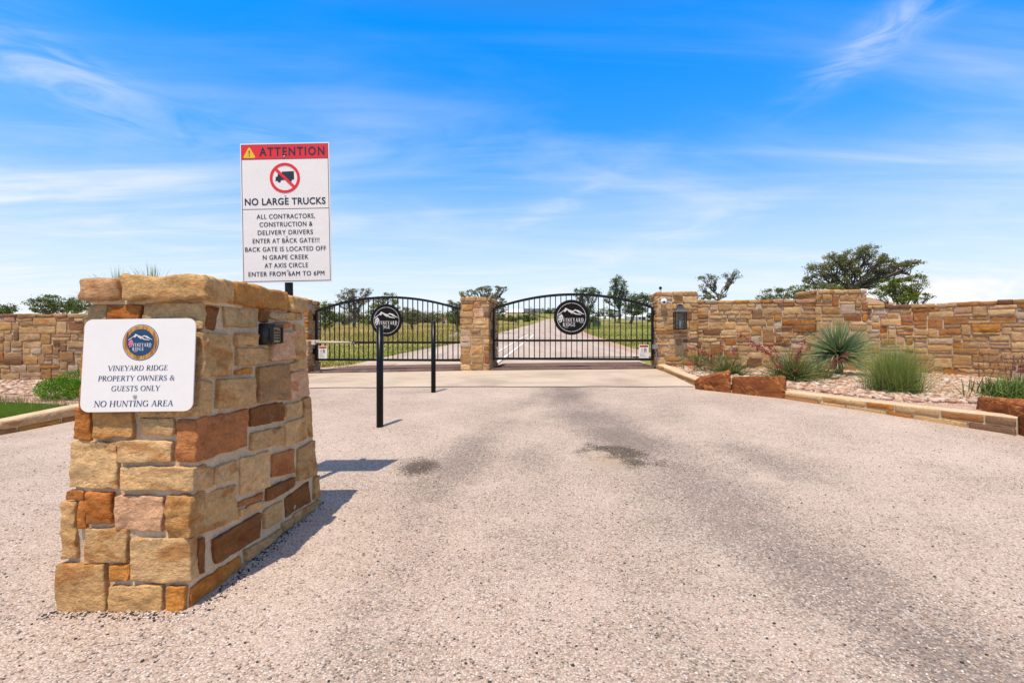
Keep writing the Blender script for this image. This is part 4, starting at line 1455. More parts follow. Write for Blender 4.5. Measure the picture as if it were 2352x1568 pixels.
xl, xr, yt, yb = -W2 + 10 * kx, W2 - 10 * kx, H2 - 12 * ky, -H2 + 12 * ky
b = 0.0035
for (a0, a1, c0, c1) in ((xl, xl + b, yb, yt), (xr - b, xr, yb, yt), (xl + b, xr - b, yt - b, yt), (xl + b, xr - b, yb, yb + b),
                         (xl + b, xr - b, H2 - 160 * ky, H2 - 155 * ky), (xl + b, xr - b, H2 - 652 * ky, H2 - 647 * ky)):
    fs_.rect(m, a0, a1, c0, c1, 0.0010)
m.build('border', MAT['ink'], ts)
m = MB(); fs_.rect(m, xl + b, xr - b, H2 - 155 * ky, yt - b, 0.0010); m.build('header', MAT['red'], ts)
xo_ = -W2 - 63 * kx           # left edge is 63 in the enlargement's top row
XT = lambda x: -W2 + (x - 66) * kx * 0.995
YT = lambda y: H2 - (y - 78) * ky
def fit(mb, txt, a, c, ymid, cap, sk, bold, sp=1.0):
    s0 = a - sk; s1 = c - sk
    sans(fs_, mb, txt, XT(s0), XT(s1), YT(ymid) - cap * ky / 2, cap * ky, 0.0018, bold, sp)
m = MB(); fit(m, 'ATTENTION', 262, 915, 160, 84, 4, 0.028, 1.25); m.build('lettering', MAT['ink'], ts)
m = MB(); fit(m, 'NO LARGE TRUCKS', 118, 925, 652, 68, 14, 0.020, 1.06); m.build('lettering', MAT['ink'], ts)
m = MB()
for txt, a, c, ym, sk in (('ALL CONTRACTORS,', 233, 815, 800, 20), ('CONSTRUCTION &', 262, 790, 878, 21), ('DELIVERY DRIVERS', 245, 795, 958, 24), ('ENTER AT BACK GATE!!!', 195, 860, 1040, 26),
                          ('BACK GATE IS LOCATED OFF', 120, 927, 1122, 28), ('N GRAPE CREEK', 297, 752, 1203, 30), ('AT AXIS CIRCLE', 315, 748, 1283, 32), ('ENTER FROM 6AM TO 6PM', 155, 912, 1366, 34)):
    m = MB()
    for dx in (-0.9, 0.9):
        fit(m, txt, a, c, ym, 47, sk - 7 + dx, 0.0, 1.12)
    b0 = len(m.v) // 2
    m.v = m.v[:b0] + [tuple(Vector(p) + nn * 0.0002) for p in m.v[b0:]]
    m.build('lettering', MAT['ink'], ts)
def tri(mb, cx, cy, r, z, rd):
    pts = []
    for i in range(3):
        a = 90 + 120 * i
        for t in (-60, -30, 0, 30, 60):
            pts.append((cx + r * math.cos(R(a)) + rd * math.cos(R(a + t)), cy + r * math.sin(R(a)) + rd * math.sin(R(a + t))))
    fs_.poly(mb, pts, z)
tx, ty = XT(158), YT(184)
m = MB(); tri(m, tx, ty, 0.040, 0.0016, 0.0075); m.build('hazard_triangle', MAT['yellow'], ts)
m = MB()
fs_.poly(m, [(tx - 0.0045, ty + 0.026), (tx + 0.0045, ty + 0.026), (tx + 0.002, ty - 0.004), (tx - 0.002, ty - 0.004)], 0.0022)
fs_.disc(m, tx, ty - 0.012, 0.0042, 0.0022, 14); m.build('exclamation_mark', MAT['ink'], ts)
cx, cy = XT(509), YT(424)
m = MB()
L = lambda pts: [(XT(x - 7), YT(y)) for x, y in pts]
fs_.poly(m, L([(486, 362), (606, 358), (608, 440), (588, 440), (582, 458), (566, 462), (552, 444), (486, 444)]), 0.0014)
fs_.poly(m, L([(450, 380), (485, 372), (485, 446), (476, 446), (470, 466), (452, 468), (442, 452), (418, 452), (424, 440), (424, 412), (440, 412)]), 0.0014)
m.build('truck_symbol', MAT['ink'], ts)
rr_ = 150 * kx
m = MB()
fs_.ring(m, cx, cy, rr_ - 0.0195, rr_, 0.0020, 0, 360, 72)
d = (rr_ - 0.012) * 0.7071
fs_.stroke(m, cx - d, cy + d, cx + d, cy - d, 0.0195, 0.0024)
m.build('prohibition_circle', MAT['red'], ts)
for yb_ in (213, 598, 998, 1333):
    m = MB(); m.lathe([(0.006, 0), (0.006, 0.003), (0.003, 0.0045)], fs_.P(XT(517 + (yb_ - 600) * 0.012 - 6), YT(yb_), 0.001), 10, axis=nn); m.build('bolt', MAT['galv'], ts)
m = MB(); pb = at(664, 700, sy + 0.032)
tp_ = fs_.P(0.0, H2 - 0.03); m.tube([(pb.x, sy + 0.034, gz(pb.x, sy) - 0.1), (pb.x, sy + 0.034, 1.4), (tp_.x, sy + 0.034, tp_.z)], 0.028, 14); m.build('post', MAT['black'], ts, True)

# ---- bollards
def bollard(px, py, Y, label):
    x, y = ground_pt(px, py)
    y = Y; x = (px - 1176) / F * Y
    z = gz(x, y)
    t = thing('bollard', label, 'bollard', (x, y, z), 'black steel bollards in the drive')
    m = MB(); r = 0.0385; h = 1.155
    m.lathe([(r, -0.15), (r, h - 0.012)], (x, y, z), 24); m.build('post', MAT['gloss'], t, True)
    m = MB(); m.lathe([(r, h - 0.012)] + [(r * math.cos(R(a)), h - 0.012 + r * 0.85 * math.sin(R(a))) for a in range(10, 90, 10)] + [(0.001, h - 0.012 + r * .85)], (x, y, z), 24)
    m.build('dome_cap', MAT['gloss'], t, True)
bollard(872.5, 980, 5.53, 'nearer and taller looking black bollard, overlapping the left gate emblem')
bollard(995.5, 899.5, 7.97, 'farther black bollard, standing just left of the middle stone pillar')

# ---- gates
def gate(label, s0, s1, zb, zm, zp, zpk, disc_s, disc_z, disc_r, warn_s, hinge_left):
    T = 0.30
    t = thing('gate', label, 'gate', st((s0 + s1) / 2, T, zb), 'arched black metal driveway gates')
    Mx = Matrix((GE.to_4d(), GN.to_4d(), Vector((0, 0, 1, 0)), Vector((0, 0, 0, 1)))).transposed()
    Mx.translation = st(0, T)
    Mx[3][3] = 1.0
    for i in range(3): Mx[3][i] = 0
    def arch(s):
        f = (s - (s0 + s1) / 2) / ((s1 - s0) / 2)
        return zp - 0.02 + (zpk - zp) * (1 - f * f)
    m = MB()
    pw = 0.052
    for a_ in (s0, s1 - pw):
        m = MB(); m.box(a_, a_ + pw, -0.026, 0.026, zb, zp, M=Mx); m.build('end_post', MAT['black'], t)
    m = MB(); m.box(s0 + pw, s1 - pw, -0.024, 0.024, zb, zb + 0.058, M=Mx); m.build('bottom_rail', MAT['black'], t)
    m = MB(); m.box(s0 + pw, s1 - pw, -0.024, 0.024, zm, zm + 0.052, M=Mx); m.build('middle_rail', MAT['black'], t)
    m = MB(); n = 40
    for i in range(n):
        a, b = s0 + pw + (s1 - s0 - 2 * pw) * i / n, s0 + pw + (s1 - s0 - 2 * pw) * (i + 1) / n
        vs = [Mx @ Vector((s, y, arch(s) + dz)) for s in (a, b) for y, dz in ((-0.026, -0.029), (0.026, -0.029), (0.026, 0.029), (-0.026, 0.029))]
        m.add(vs, [(k, k + 4, (k + 1) % 4 + 4, (k + 1) % 4) for k in range(4)])
    m.build('arched_top_rail', MAT['black'], t)
    nb = 29
    for i in range(nb):
        s = s0 + (s1 - s0) * (i + 1) / (nb + 1)
        m = MB(); m.box(s - 0.0105, s + 0.0105, -0.0105, 0.0105, zb + 0.045, arch(s) - 0.022, M=Mx); m.build('bar', MAT['black'], t)
    # emblem plate
    o = st(disc_s, T - 0.045, disc_z)
    m = MB(); m.lathe([(disc_r, -0.012), (disc_r, 0.0)], o, 72, axis=-GN); dp = m.build('emblem_plate', MAT['matte'], t)
    fd = Flat(o, GE, (0, 0, 1))
    emblem(fd, disc_r * 465 / 575, 0.0015, MAT['bone'], dp)
    # hinges
    for z in (zb + 0.24, zp - 0.17):
        m = MB()
        s = s0 - 0.055 if hinge_left else s1 - 0.01
        m.box(s, s + 0.065, -0.05, 0.03, z - 0.07, z + 0.07, M=Mx); m.build('hinge', MAT['black'], t)
    # small warning plate wired to the bars: a thing of its own
    zc = zb + 0.05 + 0.165
    ow = st(warn_s, T - 0.032, zc)
    side = 'arm-driven gate behind the pedestal' if hinge_left else 'right gate, beside the lantern pillar'
    w = thing('gate_warning_plate', 'small white WARNING plate with red header on the %s' % side, 'sign', ow, 'warning plates on the gates')
    fw = Flat(ow, GE, (0, 0, 1))
    a, h = 0.112, 0.158
    m = MB(); fw.slab(m, rrect(-a, a, -h, h, 0.012, 4), -0.003, 0.0); m.build('plate', MAT['white'], w)
    m = MB(); fw.rect(m, -a + 0.014, a - 0.014, h - 0.062, h - 0.016, 0.001); m.build('header', MAT['red'], w)
    m = MB()
    sans(fw, m, 'WARNING', -a + 0.045, a - 0.020, h - 0.053, 0.028, 0.002, 0.03)
    fw.poly(m, [(-a + 0.018, h - 0.054), (-a + 0.042, h - 0.054), (-a + 0.030, h - 0.024)], 0.002)
    m.build('lettering', MAT['ink'], w)
    m = MB()
    for (x0, y0_, x1, y1_, ww) in ((-0.058, 0.078, -0.058, -0.022, 0.004), (-0.058, 0.078, -0.012, 0.062, 0.004), (-0.058, -0.022, -0.012, -0.004, 0.004), (-0.034, 0.070, -0.034, -0.014, 0.003), (-0.012, 0.062, -0.012, -0.004, 0.003),
                                  (-0.056, 0.028, -0.03, 0.028, 0.011), (0.024, 0.058, 0.006, 0.066, 0.006), (0.024, 0.046, 0.002, 0.030, 0.006), (0.022, 0.02, 0.002, -0.020, 0.009), (0.026, 0.02, 0.020, -0.022, 0.009)):
        fw.stroke(m, x0, y0_, x1, y1_, ww, 0.0012 + 0.00003 * abs(hash((x0, y0_)) % 9))
    fw.stroke(m, 0.022, 0.012, 0.026, 0.062, 0.020, 0.0016)
    fw.disc(m, 0.020, 0.074, 0.010, 0.0015, 14)
    fw.rect(m, 0.042, 0.058, -0.022, 0.066, 0.0015)
    m.build('pinch_symbol', MAT['ink'], w)
    m = MB()
    rng = random.Random(4)
    for i in range(9):
        fw.rect(m, -a + 0.022, -a + 0.022 + rng.uniform(0.09, 0.165), -0.048 - i * 0.0105, -0.0455 - i * 0.0105, 0.001)
    fw.rect(m, -a + 0.012, a - 0.012, -0.035, -0.0335, 0.001)
    m.build('small_print', MAT['grey'], w)
    return t

gate('left arched gate with two bollards standing before it and a beige arm across its rail', -3.83, -0.03, 0.60, 1.035, 1.865, 2.20, -1.955, 1.610, 0.400, -3.62, True)
gate('right arched gate between the lone middle pillar and the lantern pillar', 0.70, 4.49, 0.645, 1.085, 1.895, 2.225, 2.592, 1.660, 0.417, 4.27, False)

# beige opener arm
ga = thing('gate_opener_arm', 'beige gate opener arm reaching across the left gate from its pillar', 'gate opener', st(-3.8, 0.15, 1.1))
A = lambda px, py, s_t: at(px, py, 11.75)
m = MB(); m.tube([at(690, 782.5, 11.78), at(735.5, 781.6, 11.74)], 0.014, 10); m.build('rear_tube', MAT['beige'], ga, True)
m = MB(); m.tube([at(726, 785.4, 11.74), at(803, 786.0, 11.72)], [0.026, 0.022], 12); m.build('ram_tube', MAT['beige'], ga, True)
m = MB(); m.tube([at(802, 786.4, 11.72), at(813, 787.2, 11.76)], 0.013, 10); m.build('rod', MAT['galv'], ga, True)
p = at(721, 786, 11.75); m = MB(); m.box(p.x - 0.042, p.x + 0.04, p.y - 0.05, p.y + 0.05, p.z - 0.055, p.z + 0.05); m.build('pivot_bracket', MAT['beige'], ga)
p = at(812, 788, 11.80); m = MB(); m.box(p.x - 0.04, p.x + 0.05, p.y - 0.07, p.y + 0.05, p.z - 0.03, p.z + 0.03); m.build('gate_bracket', MAT['rust'], ga)

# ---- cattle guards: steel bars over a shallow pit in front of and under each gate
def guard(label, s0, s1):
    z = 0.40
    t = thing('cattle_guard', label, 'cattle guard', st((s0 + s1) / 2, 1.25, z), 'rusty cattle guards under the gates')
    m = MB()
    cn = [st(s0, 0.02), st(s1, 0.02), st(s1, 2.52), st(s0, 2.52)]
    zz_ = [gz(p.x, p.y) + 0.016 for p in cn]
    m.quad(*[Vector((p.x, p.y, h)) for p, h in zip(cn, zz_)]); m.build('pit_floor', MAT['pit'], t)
    n = 21
    m = MB()
    for i in range(n):
        tt = 0.07 + 2.4 * i / (n - 1)
        pts = []
        for k in range(9):
            p = st(s0 + 0.01 + (s1 - s0 - 0.02) * k / 8, tt)
            pts.append((p.x, p.y, gz(p.x, p.y) + 0.022))
        m.tube(pts, 0.036, 8)
    m.build('bars', MAT['rust'], t, True)
guard('long rusty bar cattle guard under the left gate with the opener arm', -3.86, -0.02)
guard('rusty bar cattle guard under the right gate toward the lantern pillar', 0.66, 4.50)

# ---- lantern, cameras, box on the right pillar
fx = lambda px, py, d=0.0: None
def on_front(px, py, out):
    return on_plane(px, py, st(4.53, -0.022 - out), -GN)
lc = on_front(1562, 737, 0.11)
ln = thing('wall_lantern', 'black glass-sided lantern hanging on the face of the wide gate pillar', 'lantern', lc)
Ml = Matrix.Translation(lc) @ Matrix.Rotation(-GA, 4, 'Z')
hw, zb_, zt_ = 0.118, -0.175, 0.185
m = MB()
for sx in (-1, 1):
    for sy_ in (-1, 1):
        m.box(sx * hw - 0.009, sx * hw + 0.009, sy_ * 0.085 - 0.009, sy_ * 0.085 + 0.009, zb_, zt_, M=Ml)
for sx in (-0.045, 0.062):
    m.box(sx - 0.005, sx + 0.005, -0.092, -0.080, zb_, zt_, M=Ml)
m.box(-hw - 0.012, hw + 0.012, -0.100, 0.100, zb_ - 0.016, zb_, M=Ml)
m.box(-hw - 0.020, hw + 0.020, -0.108, 0.108, zt_, zt_ + 0.014, M=Ml)
m.build('frame', MAT['black'], ln)
m = MB()
prof = [(1.0, 0.014), (0.80, 0.035), (0.62, 0.072), (0.50, 0.115), (0.42, 0.15), (0.40, 0.155)]
vs = []
for k, h in prof:
    for sx, sy_ in ((-1, -1), (1, -1), (1, 1), (-1, 1)):
        vs.append(Ml @ Vector((sx * (hw + 0.02) * k, sy_ * 0.108 * k, zt_ + h)))
fsx = [(4 * i + k, 4 * i + (k + 1) % 4, 4 * i + 4 + (k + 1) % 4, 4 * i + 4 + k) for i in range(len(prof) - 1) for k in range(4)] + [tuple(4 * (len(prof) - 1) + k for k in range(4))]
m.add(vs, fsx); m.build('roof', plain('bronze_black', (0.06, 0.06, 0.065), 0.5, 0.5, 0.3), ln)
m = MB(); m.box(-0.045, 0.045, -0.045, 0.045, zt_ + 0.155, zt_ + 0.185, M=Ml); m.build('vent_cap', MAT['black'], ln)
m = MB(); m.tube([Ml @ Vector((0.085 * math.cos(R(a)), 0, zt_ + 0.195 + 0.075 * math.sin(R(a)))) for a in range(-20, 201, 10)], 0.006, 8); m.build('carry_loop', MAT['black'], ln, True)
m = MB(); m.box(-0.05, 0.05, 0.06, 0.128, zt_ + 0.05, zt_ + 0.17, M=Ml); m.build('back_plate', MAT['black'], ln)
for nm, bx_ in (('pane', (-hw + 0.01, hw - 0.01, -0.087, -0.085)),):
    m = MB(); m.box(*bx_, zb_, zt_, M=Ml); m.build(nm, MAT['glass'], ln)
for sx in (-1, 1):
    m = MB(); m.box(sx * hw - 0.001, sx * hw + 0.001, -0.076, 0.076, zb_, zt_, M=Ml); m.build('pane', MAT['glass'], ln)
m = MB(); m.lathe([(0.016, zb_), (0.016, zb_ + 0.16), (0.007, zb_ + 0.19), (0.002, zb_ + 0.21)], Ml.translation, 12); m.build('candle_lamp', MAT['camwhite'], ln, True)

dc = on_front(1524.8, 692.4, 0.075)
cm = thing('dome_camera', 'round white dome camera on the upper corner of the lantern pillar', 'camera', dc)
m = MB(); m.lathe([(0.075 * math.cos(R(a)), 0.075 * math.sin(R(a))) for a in range(-60, 90, 10)] + [(0.001, 0.075)], dc, 24, axis=(-0.25, -1, -0.25)); m.build('shell', MAT['camwhite'], cm, True)
m = MB(); m.lathe([(0.028, 0.062), (0.026, 0.078), (0.012, 0.083), (0.001, 0.084)], dc, 16, axis=(-0.25, -1, -0.25)); m.build('lens', MAT['gloss'], cm, True)
m = MB(); b0 = dc + GN * 0.02; m.lathe([(0.05, 0), (0.05, 0.06)], b0, 16, axis=GN); m.build('mount', MAT['camwhite'], cm, True)
m = MB(); m.tube([at(1497, 697, 11.05), on_front(1510, 688, 0.03), on_front(1522, 682.5, 0.035), on_front(1537, 683, 0.035), on_front(1545, 685, 0.04), on_front(1547, 690, 0.05), on_front(1542, 695, 0.05), on_front(1535, 694, 0.05)], 0.0055, 8)
m.build('cable_conduit', MAT['camwhite'], cm, True)

bc = at(1517, 661.5, 11.08)
bt = thing('bullet_camera', 'small white camera with black lens standing on top of the lantern pillar', 'camera', (bc.x, bc.y, 2.215))
m = MB(); m.lathe([(0.036, -0.07), (0.036, 0.02), (0.030, 0.03)], bc, 16, axis=(-0.3, -1, 0.05)); m.build('body', MAT['camwhite'], bt, True)
m = MB(); m.lathe([(0.034, 0.0305), (0.026, 0.045), (0.001, 0.047)], bc, 16, axis=(-0.3, -1, 0.05)); m.build('lens', MAT['gloss'], bt, True)
m = MB(); m.tube([(bc.x + 0.025, bc.y + 0.05, 2.19), (bc.x + 0.025, bc.y + 0.05, bc.z - 0.03), (bc.x + 0.01, bc.y + 0.03, bc.z)], 0.012, 8); m.build('stem', MAT['camwhite'], bt, True)

jb = on_front(1505, 796, 0.055)
jx = thing('junction_box', 'small grey metal box low on the gate side of the lantern pillar', 'junction box', jb)
m = MB(); m.box(jb.x - 0.05, jb.x + 0.05, jb.y - 0.04, jb.y + 0.07, jb.z - 0.05, jb.z + 0.055); m.build('box', MAT['grey'], jx)
m = MB(); m.tube([(jb.x + 0.01, jb.y, jb.z - 0.05), (jb.x + 0.02, jb.y - 0.01, jb.z - 0.18), (jb.x + 0.055, jb.y - 0.02, jb.z - 0.34), (jb.x + 0.05, jb.y, jb.z - 0.52)], 0.008, 8); m.build('conduit', MAT['grey'], jx, True)
lk = at(1127.5, 787, 12.0)
lt = thing('gate_latch', 'small black latch on the shaded side of the middle stone pillar', 'latch', lk)
m = MB(); m.box(lk.x - 0.045, lk.x + 0.02, lk.y - 0.06, lk.y + 0.06, lk.z - 0.05, lk.z + 0.05); m.build('body', MAT['black'], lt)
m = MB(); m.box(lk.x + 0.02, lk.x + 0.05, lk.y - 0.02, lk.y + 0.05, lk.z - 0.02, lk.z + 0.02); m.build('bolt', MAT['black'], lt)

# ---- kerbs of coursed stone with a mortar top
def kerb(label, pts, hts, seed, width=0.16):
    """pts run with the drive on the right-hand side; hts: top heights at each point"""
    path = Path(pts)
    t = thing('stone_kerb', label, 'kerb', (pts[0][0], pts[0][1], hts[0] - 0.15), 'stone kerbs edging the beds')
    zt = lambda s: float(np.interp(s, path.L, hts))
    m = MB()
    N = max(4, int(path.L[-1] / 0.15))
    vs = []
    for i in range(N + 1):
        s = path.L[-1] * i / N
        p = path.at(s, 0, 0)
        lo = gz(p.x, p.y) - 0.08
        wb = 0.006 * noise.noise(Vector((s * 6, seed, 0)))
        for d, z in ((0, lo), (0.012 + wb, zt(s) - 0.012), (0.0, zt(s)), (-width, zt(s) + 0.002), (-width, lo)):
            vs.append(path.at(s, d, z))
    m.add(vs, [(5 * i + k, 5 * i + (k + 1) % 5, 5 * i + 5 + (k + 1) % 5, 5 * i + 5 + k) for i in range(N) for k in range(5)] + [(4, 3, 2, 1, 0), tuple(5 * N + k for k in range(5))])
    m.build('mortar_bed', MAT['mortar'], t)
    rng = random.Random(seed)
    m = MB()
    for row in range(2):
        s = 0.0
        while s < path.L[-1] - 0.04:
            ln = min(rng.uniform(0.22, 0.55), path.L[-1] - s)
            if path.L[-1] - s - ln < 0.1: ln = path.L[-1] - s
            def fn(u, v, w, s=s, row=row):
                q = s + 0.008 + u
                p = path.at(q, 0, 0)
                lo, hi = gz(p.x, p.y), zt(q) - 0.016
                mid = lo + (hi - lo) * 0.42
                a, b = (lo - 0.06, mid - 0.006) if row == 0 else (mid + 0.006, hi)
                return path.at(q, -0.045 + w, a + v * (b - a) / 0.08)
            col = pick(rng)
            if rng.random() < 0.28: col = (*RUSTY[rng.randrange(4)], rng.random())
            stone(m, fn, ln - 0.016, 0.08, 0.068, 0.012, 0.06, 0.006, rng.random() * 90, col)
            s += ln
    m.build('face_stones', MAT['wallstone'], t, True)
kerb('short stone kerb running from the lantern pillar down to the rust red boulders', [(3.13, 8.15), (3.2, 9.2), (3.27, 10.2), (3.30, 11.0)][::-1], [0.455, 0.49, 0.54, 0.58][::-1], 5)
kerb('long curving stone kerb between the rust red slab and the right edge boulder', [(3.88, 6.88), (4.2, 6.28), (4.6, 5.6), (4.9, 5.12), (5.08, 4.86)], [0.405, 0.385, 0.37, 0.36, 0.355], 6)
kerb('stone kerb along the left bed, passing behind the near pedestal', [(-11.0, 1.6), (-9.0, 2.3), (-7.4, 3.3), (-6.3, 4.6), (-5.85, 5.5), (-5.74, 6.4), (-5.5, 7.8), (-5.2, 9.4), (-5.05, 11.6)], [0.16, 0.17, 0.18, 0.185, 0.195, 0.26, 0.32, 0.36, 0.40], 7)

# ---- planting beds
def bed(name, left, right, rows, zf, mat, dz=0.0):
    X, Y = [], []
    for (y, a, b) in rows:
        X.append(np.linspace(a, b, 24)); Y.append(np.full(24, y))
    X, Y = np.array(X), np.array(Y)
    return grid_sheet(name, X, Y, zf(X, Y) + dz, mat)
rb = []
for y in np.arange(4.3, 11.6, 0.2):
    a = float(np.interp(y, [4.3, 4.86, 5.6, 6.28, 6.88, 7.3, 7.7, 8.15, 11.0, 12], [5.6, 5.20, 4.72, 4.32, 4.0, 3.8, 3.45, 3.25, 3.42, 3.42]))
    rb.append((y, a, 11.2))
bed('gravel_bed', 0, 0, rb, bedz_r, MAT['fine'])
lb = []
for y in np.arange(1.5, 12.4, 0.25):
    b = float(np.interp(y, [1.5, 2.3, 3.3, 4.6, 5.5, 6.4, 7.8, 9.4, 11.6, 12.4], [-11.2, -9.2, -7.6, -6.45, -5.98, -5.87, -5.63, -5.33, -5.2, -5.2]))
    lb.append((y, -16.0, b))
bed('gravel_bed', 0, 0, lb, lambda X, Y: 0.145 + 0.05 * sst(5.0, 7.0, Y) + 0.05 * sst(-8.5, -5.5, X) * sst(5.5, 8, Y), MAT['fine'])
bl = lambda x, y: float(0.145 + 0.05 * sst(5.0, 7.0, y) + 0.05 * sst(-8.5, -5.5, x) * sst(5.5, 8, y))
# artificial turf strip inside the left kerb
tb = []
for y in np.arange(2.6, 6.65, 0.15):
    b = float(np.interp(y, [1.5, 2.3, 3.3, 4.6, 5.5, 6.4], [-11.3, -9.3, -7.7, -6.5, -6.0, -5.9]))
    tb.append((y, min(-13.0 + 0.0 * y, b), b))
X = np.array([np.linspace(-12.5, b, 10) for y, a, b in tb]); Y = np.array([y + np.clip(-5.9 - np.linspace(-12.5, b, 10), 0, 9) * 0.30 * (i / (len(tb) - 1)) for i, (y, a, b) in enumerate(tb)])
grid_sheet('turf', X, Y, np.vectorize(bl)(X, Y) + 0.012, plain('turf_green', (0.05, 0.085, 0.012), 1.0, 0.0, vary=0.35, scale=30))


def blade_mesh(rng, n, basef, lenf, elevf, widthf, droopf, colf, azf=None, segs=4):
    """ribbon leaves; returns V, F, cols"""
    V, Fc, Cc = [], [], []
    for i in range(n):
        b = Vector(basef())
        az = azf() if azf else rng.uniform(0, 2 * math.pi)
        el = elevf()
        L = lenf()
        w = widthf()
        dr = droopf()
        d = Vector((math.cos(az) * math.cos(el), math.sin(az) * math.cos(el), math.sin(el)))
        sd = d.cross(Vector((0, 0, 1)))
        sd = sd.normalized() if sd.length > 1e-3 else Vector((1, 0, 0))
        tw = rng.uniform(-1.2, 1.2)
        sd = (sd * math.cos(tw) + d.cross(sd) * math.sin(tw))
        col = colf()
        p = b.copy()
        k0 = len(V)
        for s in range(segs + 1):
            f = s / segs
            ww = w * (1 - f ** 1.6) + 0.0006
            V += [p - sd * ww / 2, p + sd * ww / 2]
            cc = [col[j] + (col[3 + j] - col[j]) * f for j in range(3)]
            Cc += [(*cc, 1), (*cc, 1)]
            p = p + d * L / segs
            d = (d + Vector((0, 0, -dr / segs))).normalized()
        for s in range(segs):
            Fc.append((k0 + 2 * s, k0 + 2 * s + 1, k0 + 2 * s + 3, k0 + 2 * s + 2))
    return V, Fc, Cc


def blades_obj(name, parent, mat, *a, **k):
    V, Fc, Cc = blade_mesh(*a, **k)
    return np_mesh(name, np.array([tuple(v) for v in V]), np.array(Fc), np.array(Cc), mat, parent)


def hesper(label, x, y, zf, n, Lm, spread, stalks, seed):
    rng = random.Random(seed)
    z = zf(x, y)
    t = thing('red_yucca', label, 'red yucca', (x, y, z), 'red yuccas in the bed')
    U = rng.uniform
    blades_obj('foliage', t, MAT['blade'], rng, n, lambda: (x + rng.gauss(0, 0.09), y + rng.gauss(0, 0.09), z - 0.01), lambda: Lm * U(0.55, 1.1), lambda: R(U(22, 80)) if rng.random() < 0.7 else R(U(10, 40)),
               lambda: U(0.009, 0.016), lambda: U(0.2, 1.1), lambda: (lambda k, g_: (0.075 * k, 0.115 * k, 0.03 * k, 0.24 * k * g_, 0.26 * k, 0.085 * k))(U(0.7, 1.3), U(0.8, 1.3)))
    for (tx, ty, Y2, fl_) in stalks:
        tip = at(tx, ty, Y2)
        b = Vector((x + U(-.05, .05), y + U(-.05, .05), z + 0.05))
        ctrl = b.lerp(tip, 0.45) + Vector((0, 0, 0.20 * (tip - b).length))
        pts = []
        for i in range(15):
            f = i / 14
            pts.append(b * (1 - f) ** 2 + ctrl * 2 * f * (1 - f) + tip * f * f)
        m = MB(); m.tube(pts, [0.006 * (1 - 0.6 * i / 14) for i in range(15)], 6, (0.42, 0.17, 0.12)); sk = m.build('flower_stalk', MAT['petal'], t, True)
        m = MB()
        nfl = int(38 * fl_)
        for i in range(nfl):
            f = 1 - fl_ * rng.random() ** 1.3 * 0.55
            p = b * (1 - f) ** 2 + ctrl * 2 * f * (1 - f) + tip * f * f
            p = p + Vector((rng.gauss(0, 0.014), rng.gauss(0, 0.014), rng.gauss(-0.008, 0.014)))
            d = Vector((rng.gauss(0, 1), rng.gauss(0, 1), rng.gauss(-0.4, 0.8))).normalized()
            k = U(0.6, 1.25)
            m.lathe([(0.002, 0), (0.0065, 0.010), (0.0075, 0.020), (0.003, 0.030)], p, 5, (0.34 * k, 0.022 * k, 0.05 * k), axis=d)
        m.build('flowers', MAT['petal'], sk)
    return t

hesper('red yucca nearest the lantern pillar, its flower stalks arching left', 4.12, 9.2, bedz_r, 420, 0.58, 1, [(1570, 795, 9.6, 1), (1578, 835, 9.3, 1), (1610, 802, 9.3, .9), (1655, 783, 9.6, .9), (1690, 800, 9.5, .7), (1621, 846, 9.0, .6), (1650, 862, 9.0, .5)], 1)
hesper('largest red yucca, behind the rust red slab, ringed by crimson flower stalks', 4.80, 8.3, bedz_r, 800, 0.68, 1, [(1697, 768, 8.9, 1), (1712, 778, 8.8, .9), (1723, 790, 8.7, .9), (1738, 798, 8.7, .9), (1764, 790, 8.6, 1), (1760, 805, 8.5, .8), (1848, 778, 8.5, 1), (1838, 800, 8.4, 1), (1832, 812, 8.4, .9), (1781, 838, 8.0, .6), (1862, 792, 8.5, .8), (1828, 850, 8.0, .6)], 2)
hesper('small red yucca at the foot of the spiky blue-green yucca, one red spike leaning right', 5.50, 8.75, bedz_r, 400, 0.56, 1, [(1955, 810, 8.6, 1), (1937, 826, 8.5, .8), (1812, 836, 8.5, .4)], 3)

# feathery pale green shrub by the pillar
rng = random.Random(8)
x, y = 3.95, 9.9
z = bedz_r(x, y)
t = thing('feathery_shrub', 'loose feathery bright green shrub in front of the lantern pillar corner', 'shrub', (x, y, z))
m = MB(); V, Fc, Cc = [], [], []
for i in range(60):
    az, el, L = rng.uniform(0, 6.28), R(rng.uniform(35, 85)), rng.uniform(0.3, 0.62)
    b = Vector((x + rng.gauss(0, 0.22), y + rng.gauss(0, 0.12), z))
    d = Vector((math.cos(az) * math.cos(el), math.sin(az) * math.cos(el), math.sin(el)))
    m.tube([b, b + d * L * 0.5, b + d * L + Vector((0, 0, -0.05))], [0.004, 0.003, 0.001], 4, (0.13, 0.17, 0.05))
    for k in range(46):
        f = rng.random() ** 0.7
        p = b + d * L * f
        a2, e2 = rng.uniform(0, 6.28), rng.uniform(-0.3, 1.2)
        dd = Vector((math.cos(a2) * math.cos(e2), math.sin(a2) * math.cos(e2), math.sin(e2))) * rng.uniform(0.02, 0.05)
        sdv = dd.cross(Vector((0.3, 0.4, 1))).normalized() * 0.005
        k0 = len(V); V += [p, p + dd * 0.5 + sdv, p + dd, p + dd * 0.5 - sdv]
        c = rng.uniform(0.7, 1.3); Cc += [(0.11 * c, 0.20 * c, 0.035 * c, 1)] * 4; Fc.append((k0, k0 + 1, k0 + 2, k0 + 3))
m.build('stems', MAT['bark'], t)
np_mesh('foliage', np.array([tuple(v) for v in V]), np.array(Fc), np.array(Cc), MAT['blade'], t)

